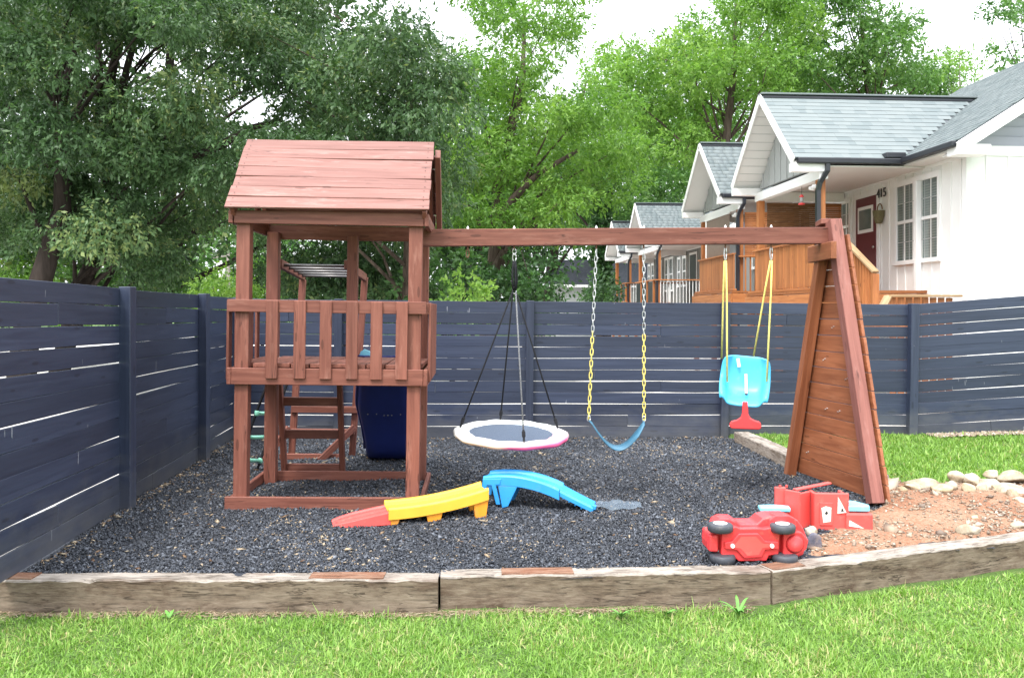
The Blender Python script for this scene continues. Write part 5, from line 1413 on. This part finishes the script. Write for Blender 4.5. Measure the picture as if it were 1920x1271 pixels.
# ================================================================ trees
def inside(poly, x, y):
    c = False; n = len(poly)
    for i in range(n):
        (x1, y1), (x2, y2) = poly[i], poly[(i + 1) % n]
        if (y1 > y) != (y2 > y) and x < (x2 - x1) * (y - y1) / (y2 - y1) + x1: c = not c
    return c
def clumps_for(poly, step, ylo, yhi, r, seed, gaps=(), keep=1.0, flat=.75):
    rr = random.Random(seed); out = []
    xs = [p[0] for p in poly]; ys = [p[1] for p in poly]
    y = min(ys)
    while y < max(ys):
        x = min(xs)
        while x < max(xs):
            px = x + rr.uniform(-.5, .5) * step; py = y + rr.uniform(-.5, .5) * step
            if inside(poly, px, py) and rr.random() < keep and not any((px - a) ** 2 + (py - b) ** 2 < (g_ + .58 * r * FPX / ylo) ** 2 for a, b, g_ in gaps):
                Y = rr.uniform(ylo, yhi); c = P(px, py, Y); s = r * rr.uniform(.7, 1.3)
                out.append((c.x, c.y, c.z, s * 1.15, s, s * flat))
            x += step
        y += step
    return np.array(out)
def foliage(name, cl, sprigs, leaves, size, aspect, mat, parent, seed, droop=.5, spread=1.0):
    g = np.random.default_rng(seed)
    nc_ = len(cl); n = nc_ * sprigs
    ci = np.repeat(np.arange(nc_), sprigs)
    d = unit(g.normal(size=(n, 3))); rad = g.random(n) ** .33
    off = d * rad[:, None] * cl[ci, 3:6] * spread
    p = cl[ci, :3] + off
    tw = unit(d * .8 + g.normal(0, .5, (n, 3)) + np.array([0, 0, -droop]))
    k = n * leaves; si = np.repeat(np.arange(n), leaves)
    t = g.random(k); o = p[si] + tw[si] * (t * size * 2.6)[:, None] + g.normal(0, size * .25, (k, 3))
    ld = unit(tw[si] * .8 + g.normal(0, .65, (k, 3)) + np.array([0, 0, -droop * .5]))
    sd = unit(np.cross(ld, g.normal(size=(k, 3)))); nm = np.cross(ld, sd)
    ln = size * g.lognormal(0, .22, k); w = ln * aspect
    a = o; tip = o + ld * ln[:, None]; mid = o + ld * (ln * .48)[:, None] + nm * (ln * .06)[:, None]
    V = np.stack([a, mid + sd * (w / 2)[:, None], tip, mid - sd * (w / 2)[:, None]], 1)
    F = (np.arange(k) * 4)[:, None] + np.arange(4)[None]
    ct = g.normal(0, .17, nc_); st = g.normal(0, .12, n)
    tint = np.clip(.5 + ct[ci][si] + st[si] + g.normal(0, .16, k), 0, 1)
    return bulk(name, V.reshape(-1, 3), F, tint, mat, parent)
def tree(name, label, base, top, r0, cl, sprigs, leaves, size, aspect, leafmat, barkmat, seed, droop=.5, limbs=14, bend=None, group=None, trunk=True, xl=()):
    rr = random.Random(seed)
    base = Vector(base); top = Vector(top)
    t = thing(name, label, 'tree' if 'tree' in name or name in ('oak', 'sapling') else 'shrub', base, 0, group)
    cl2 = cl.copy(); cl2[:, 0] -= base.x; cl2[:, 1] -= base.y; cl2[:, 2] -= base.z
    if trunk:
        g = G(); tp = top - base
        pts = [Vector((0, 0, -.3)), Vector((0, 0, .0)), tp * .2 + Vector((rr.uniform(-.1, .1), 0, 0)), tp * .5 + Vector((rr.uniform(-.25, .25), rr.uniform(-.2, .2), 0)), tp * .78 + Vector((rr.uniform(-.2, .2), 0, 0)), tp]
        if bend is not None: pts[3] += Vector(bend)
        g.tube(pts, [r0 * 1.5, r0 * 1.12, r0 * .95, r0 * .68, r0 * .4, r0 * .12], 10)
        def along(s):
            q = s * (len(pts) - 2); i = min(int(q), len(pts) - 3); f = q - i
            return pts[i + 1].lerp(pts[i + 2], f)
        idx = list(range(len(cl2))); rr.shuffle(idx)
        for i in idx[:limbs]:
            e = Vector(cl2[i, :3]); s = rr.uniform(.3, .9)
            zt_ = max(.22, min(.92, (e.z - .8) / max(.1, tp.z) - .1)); a = along(zt_ * rr.uniform(.75, 1))
            m_ = a.lerp(e, .5) + Vector((rr.uniform(-.25, .25), rr.uniform(-.25, .25), rr.uniform(.0, .4)))
            rl_ = r0 * (1 - .75 * zt_) * .42
            m1 = a.lerp(m_, .5) + Vector((rr.uniform(-.1, .1), 0, rr.uniform(-.1, .1)))
            g.tube([a, m1, m_, m_.lerp(e, .6) + Vector((rr.uniform(-.12, .12), 0, rr.uniform(-.1, .1))), e], [rl_, rl_ * .8, rl_ * .55, rl_ * .32, rl_ * .12], 6)
        for pts_px, Yl, ra, rb in xl:
            q = [P(a, b, Yl) - base for a, b in pts_px]; k_ = len(q)
            g.tube(q, [ra + (rb - ra) * i / (k_ - 1) for i in range(k_)], 8)
        g.obj('trunk', barkmat, t, smooth=True)
    foliage('crown', cl2, sprigs, leaves, size, aspect, leafmat, t, seed, droop)
    return t
def gb(px, Y): q = P(px, HY, Y); return (q.x, q.y, -.05)
oak_gaps = [(258, 118, 40), (288, 100, 20), (232, 165, 6), (484, 216, 22), (452, 198, 8), (278, 372, 10), (665, 12, 16), (150, 95, 5), (435, 165, 5)]
lf = M['oakleaf']
polyA = [(-90, -70), (330, -70), (320, 150), (300, 300), (300, 430), (200, 470), (150, 440), (70, 465), (-90, 480)]
clA = clumps_for(polyA, 50, 14.2, 18.5, .58, 1, oak_gaps, .95, .62)
tree('oak_tree', 'big dark grey green oak at far left with thick trunk rising behind the fence', gb(35, 15.6), P(150, 40, 16.4), .24, clA, 125, 9, .098, .40, lf, M['darkbark'], 1, .75, 16,
     xl=[([(170, 300), (188, 190), (186, 110), (178, -20)], 17.5, .10, .06), ([(180, 310), (200, 200), (214, 120), (240, 20)], 17.4, .12, .06), ([(195, 310), (222, 200), (240, 120), (268, 30)], 17.3, .11, .05)])
polyB = [(150, 300), (330, -70), (470, -70), (470, 240), (440, 300), (420, 360), (345, 420), (345, 555), (225, 555), (215, 470), (170, 420)]
clB = clumps_for(polyB, 50, 15.0, 19.5, .58, 2, oak_gaps, .95, .62)
tree('oak_tree', 'leaning oak with dark trunk, second trunk from the left behind the fence', gb(100, 17.0), P(235, 30, 18.2), .19, clB, 125, 9, .098, .40, lf, M['darkbark'], 2, .75, 18, bend=(.3, 0, 0),
     xl=[([(330, 310), (420, 270), (470, 240), (530, 225)], 17.0, .10, .05)])
polyC = [(460, -70), (770, -70), (760, 30), (840, 90), (850, 170), (850, 300), (830, 350), (800, 420), (770, 430), (450, 420), (435, 310), (450, 260)]
clC = clumps_for(polyC, 51, 14.5, 19.5, .60, 3, oak_gaps, .96, .62)
tree('oak_tree', 'grey green oak with drooping sprays spreading above the tower roof', gb(774, 17.5), P(760, 60, 17.5), .16, clC, 125, 9, .098, .40, lf, M['bark'], 3, .8, 18)
polyD = [(500, 430), (790, 430), (800, 560), (555, 575), (505, 480)]
clD = clumps_for(polyD, 46, 18, 21, .58, 4, (), .97, .65)
tree('oak_tree', 'low spreading grey green oak seen between the tower posts', gb(655, 20.5), P(655, 430, 20.0), .10, clD, 100, 9, .105, .42, lf, M['darkbark'], 4, .8, 10)
# centre and right, lighter trees
lm = M['limeleaf']; md = M['midleaf']; dk = M['darkleaf']
c_gaps = [(1052, 150, 22), (1085, 110, 14), (870, 60, 8), (1000, 20, 8), (930, 215, 4)]
poly = [(835, 110), (850, 30), (900, -40), (960, -50), (1010, 10), (1060, -50), (1115, -20), (1125, 90), (1100, 190), (1180, 190), (1190, 270), (1150, 350), (1040, 400), (1010, 460), (850, 440), (810, 330), (845, 240)]
cl = clumps_for(poly, 43, 21.5, 27, .74, 5, c_gaps, .93, .6)
tree('pecan_tree', 'tall bright green tree with grey trunk standing behind the round saucer swing', gb(905, 23.5), P(985, 10, 24.5), .22, cl, 105, 9, .130, .36, lm, M['bark'], 5, .45, 24, bend=(-.3, 0, 0),
     xl=[([(925, 430), (960, 375), (1010, 325), (1085, 282)], 22.5, .13, .05), ([(912, 560), (930, 500), (945, 470)], 23.3, .14, .10)])
poly = [(800, 270), (1000, 300), (1050, 370), (1010, 470), (850, 510), (795, 440)]
cl = clumps_for(poly, 46, 27.5, 31, .95, 6, (), 1.0, .65)
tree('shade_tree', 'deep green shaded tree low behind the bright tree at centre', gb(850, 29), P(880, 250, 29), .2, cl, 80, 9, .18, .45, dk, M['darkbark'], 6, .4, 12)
poly = [(1050, 250), (1120, 180), (1330, 230), (1330, 350), (1270, 440), (1050, 450), (1020, 340)]
cl = clumps_for(poly, 42, 47, 54, 1.45, 7, (), 1.0, .65)
tree('ivy_tree', 'mid green tree with dark ivy covered trunk left of the far cottage roofs', gb(1131, 49), P(1150, 170, 49), .42, cl, 80, 9, .25, .42, md, M['darkbark'], 7, .35, 16)
cl = np.array([(P(1131 + random.uniform(-9, 9), y, 48.2)) [:] + (.42, .42, .5) for y in range(350, 575, 11)])
tree('ivy', 'column of dark green ivy climbing the trunk behind the swing chain', gb(1131, 48.2), P(1131, 340, 48.2), .1, cl, 40, 8, .16, .8, dk, M['darkbark'], 8, .3, 0, trunk=False)
poly = [(1135, 130), (1175, 75), (1240, 85), (1290, 40), (1340, 0), (1400, -50), (1500, -50), (1540, 40), (1530, 190), (1430, 200), (1330, 280), (1200, 300), (1160, 220)]
cl = clumps_for(poly, 41, 36, 43, 1.12, 9, [(1240, 165, 4)], 1.0, .6)
tree('broad_tree', 'broad bright green tree rising behind the second cottage roof', gb(1330, 39), P(1380, 0, 39), .34, cl, 105, 9, .185, .4, lm, M['bark'], 9, .4, 20)
poly = [(1490, 30), (1540, -40), (1620, -30), (1660, 30), (1700, 25), (1730, 80), (1790, 110), (1785, 200), (1490, 200)]
cl = clumps_for(poly, 39, 37, 43, 1.0, 10, [(1558, 50, 5)], .97, .6)
tree('maple_tree', 'green tree with visible slanting branch behind the nearest cottage ridge', gb(1690, 39), P(1610, -10, 39), .28, cl, 100, 9, .18, .45, M['mixleaf'], M['bark'], 10, .4, 22)
cl = clumps_for([(1770, 120), (1800, 60), (1860, 90), (1860, 190), (1780, 190)], 30, 36, 40, .45, 11, (), .55)
tree('sapling', 'thin sparse pale trunked sapling against the sky above the cottage roof', gb(1800, 38), P(1800, 15, 38), .07, cl, 16, 8, .14, .4, lm, M['palebark'], 11, .4, 12)
cl = clumps_for([(1850, 40), (1890, -40), (2000, -40), (2000, 130), (1890, 140), (1860, 110)], 34, 30, 34, .5, 12, (), .75)
tree('edge_tree', 'dark green branches of a tree at the top right corner behind the big roof', gb(1960, 32), P(1925, -30, 32), .2, cl, 34, 8, .14, .5, md, M['bark'], 12, .4, 14)
# second row that closes the view behind the front trees
polyF = [(-120, -90), (640, -90), (720, 60), (830, 130), (830, 420), (450, 430), (350, 400), (330, 500), (-120, 500)]
cl = clumps_for(polyF, 62, 24, 28, 1.15, 61, oak_gaps, .95, .7)
tree('shade_tree', 'deep green tree standing behind the oaks at the left', gb(300, 26), P(330, -40, 26), .3, cl, 70, 8, .20, .45, M['oakleaf'], M['darkbark'], 61, .5, 12)
polyG = [(840, 260), (900, 120), (1000, 220), (1060, 260), (1180, 120), (1240, 100), (1330, 60), (1500, 10), (1540, 200), (1400, 260), (1330, 330), (1180, 400), (1000, 470), (830, 470)]
cl = clumps_for(polyG, 52, 56, 64, 2.1, 62, (), 1.0, .7)
tree('shade_tree', 'mid green tree closing the gap behind the bright trees at centre', gb(1010, 60), P(1100, 150, 60), .4, cl, 70, 8, .34, .45, md, M['darkbark'], 62, .4, 10)
# shrubs
def shrub(px0, px1, py0, py1, Y0, Y1, r_, label, mat, seed, size=.16, asp=.5, step=38, name='shrub', sprigs=52):
    cl = clumps_for([(px0, py1), (px0 + 8, py0 + .35 * (py1 - py0)), ((px0 + px1) / 2, py0), (px1 - 8, py0 + .3 * (py1 - py0)), (px1, py1)], step, Y0, Y1, r_, seed, (), 1.0, .9)
    if len(cl) == 0: return
    tree(name, label, gb((px0 + px1) / 2, (Y0 + Y1) / 2), P((px0 + px1) / 2, py0 + 20, (Y0 + Y1) / 2), .06, cl, sprigs, 9, size * .72, asp, mat, M['darkbark'], seed, .35, 6)
shrub(350, 448, 520, 595, 20, 23, .5, 'bright lime green bush behind the fence left of the tower', lm, 20, .15)
shrub(440, 540, 512, 595, 20, 23, .5, 'bright lime green bush seen between the two left tower posts', lm, 21, .15)
shrub(790, 900, 470, 600, 17, 20, .5, 'dark green bush just right of the tower above the back fence', dk, 22, .16)
shrub(850, 900, 520, 590, 15.5, 17, .35, 'small bright green bush at the foot of the grey trunk', lm, 23, .13, step=26)
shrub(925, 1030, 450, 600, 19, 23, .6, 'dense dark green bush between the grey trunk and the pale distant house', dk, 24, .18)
shrub(1112, 1152, 520, 600, 38, 41, .6, 'dark bush left of the farthest porch in front of the distant house', dk, 25, .22, step=24)
shrub(120, 380, 480, 590, 24, 28, .7, 'mid green thicket under the leaning oak', md, 26, .18, step=34)
shrub(-60, 130, 470, 590, 24, 28, .7, 'bright green thicket behind the thick oak trunk at far left', lm, 27, .18, step=34)
shrub(560, 800, 500, 600, 24, 27, .7, 'mid green thicket behind the tower', md, 28, .18, step=34)
cl = clumps_for([(330, 400), (400, 370), (560, 380), (560, 600), (330, 600)], 40, 66, 72, 1.9, 30, (), 1.0)
tree('hazy_tree', 'pale green distant tree behind the utility pole', gb(470, 70), P(470, 390, 69), .3, cl, 40, 8, .36, .45, md, M['bark'], 30, .3, 6)
# far woods that read as one mass
cl = clumps_for([(-500, 380), (1500, 330), (2300, 330), (2300, 600), (-500, 600)], 66, 76, 90, 3.6, 40, (), 1.0)
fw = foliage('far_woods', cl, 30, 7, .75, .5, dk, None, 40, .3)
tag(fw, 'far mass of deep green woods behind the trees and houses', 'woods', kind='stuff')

tris = sum(sum(len(p.vertices) - 2 for p in m.polygons) for m in bpy.data.meshes if m.users) if False else 0
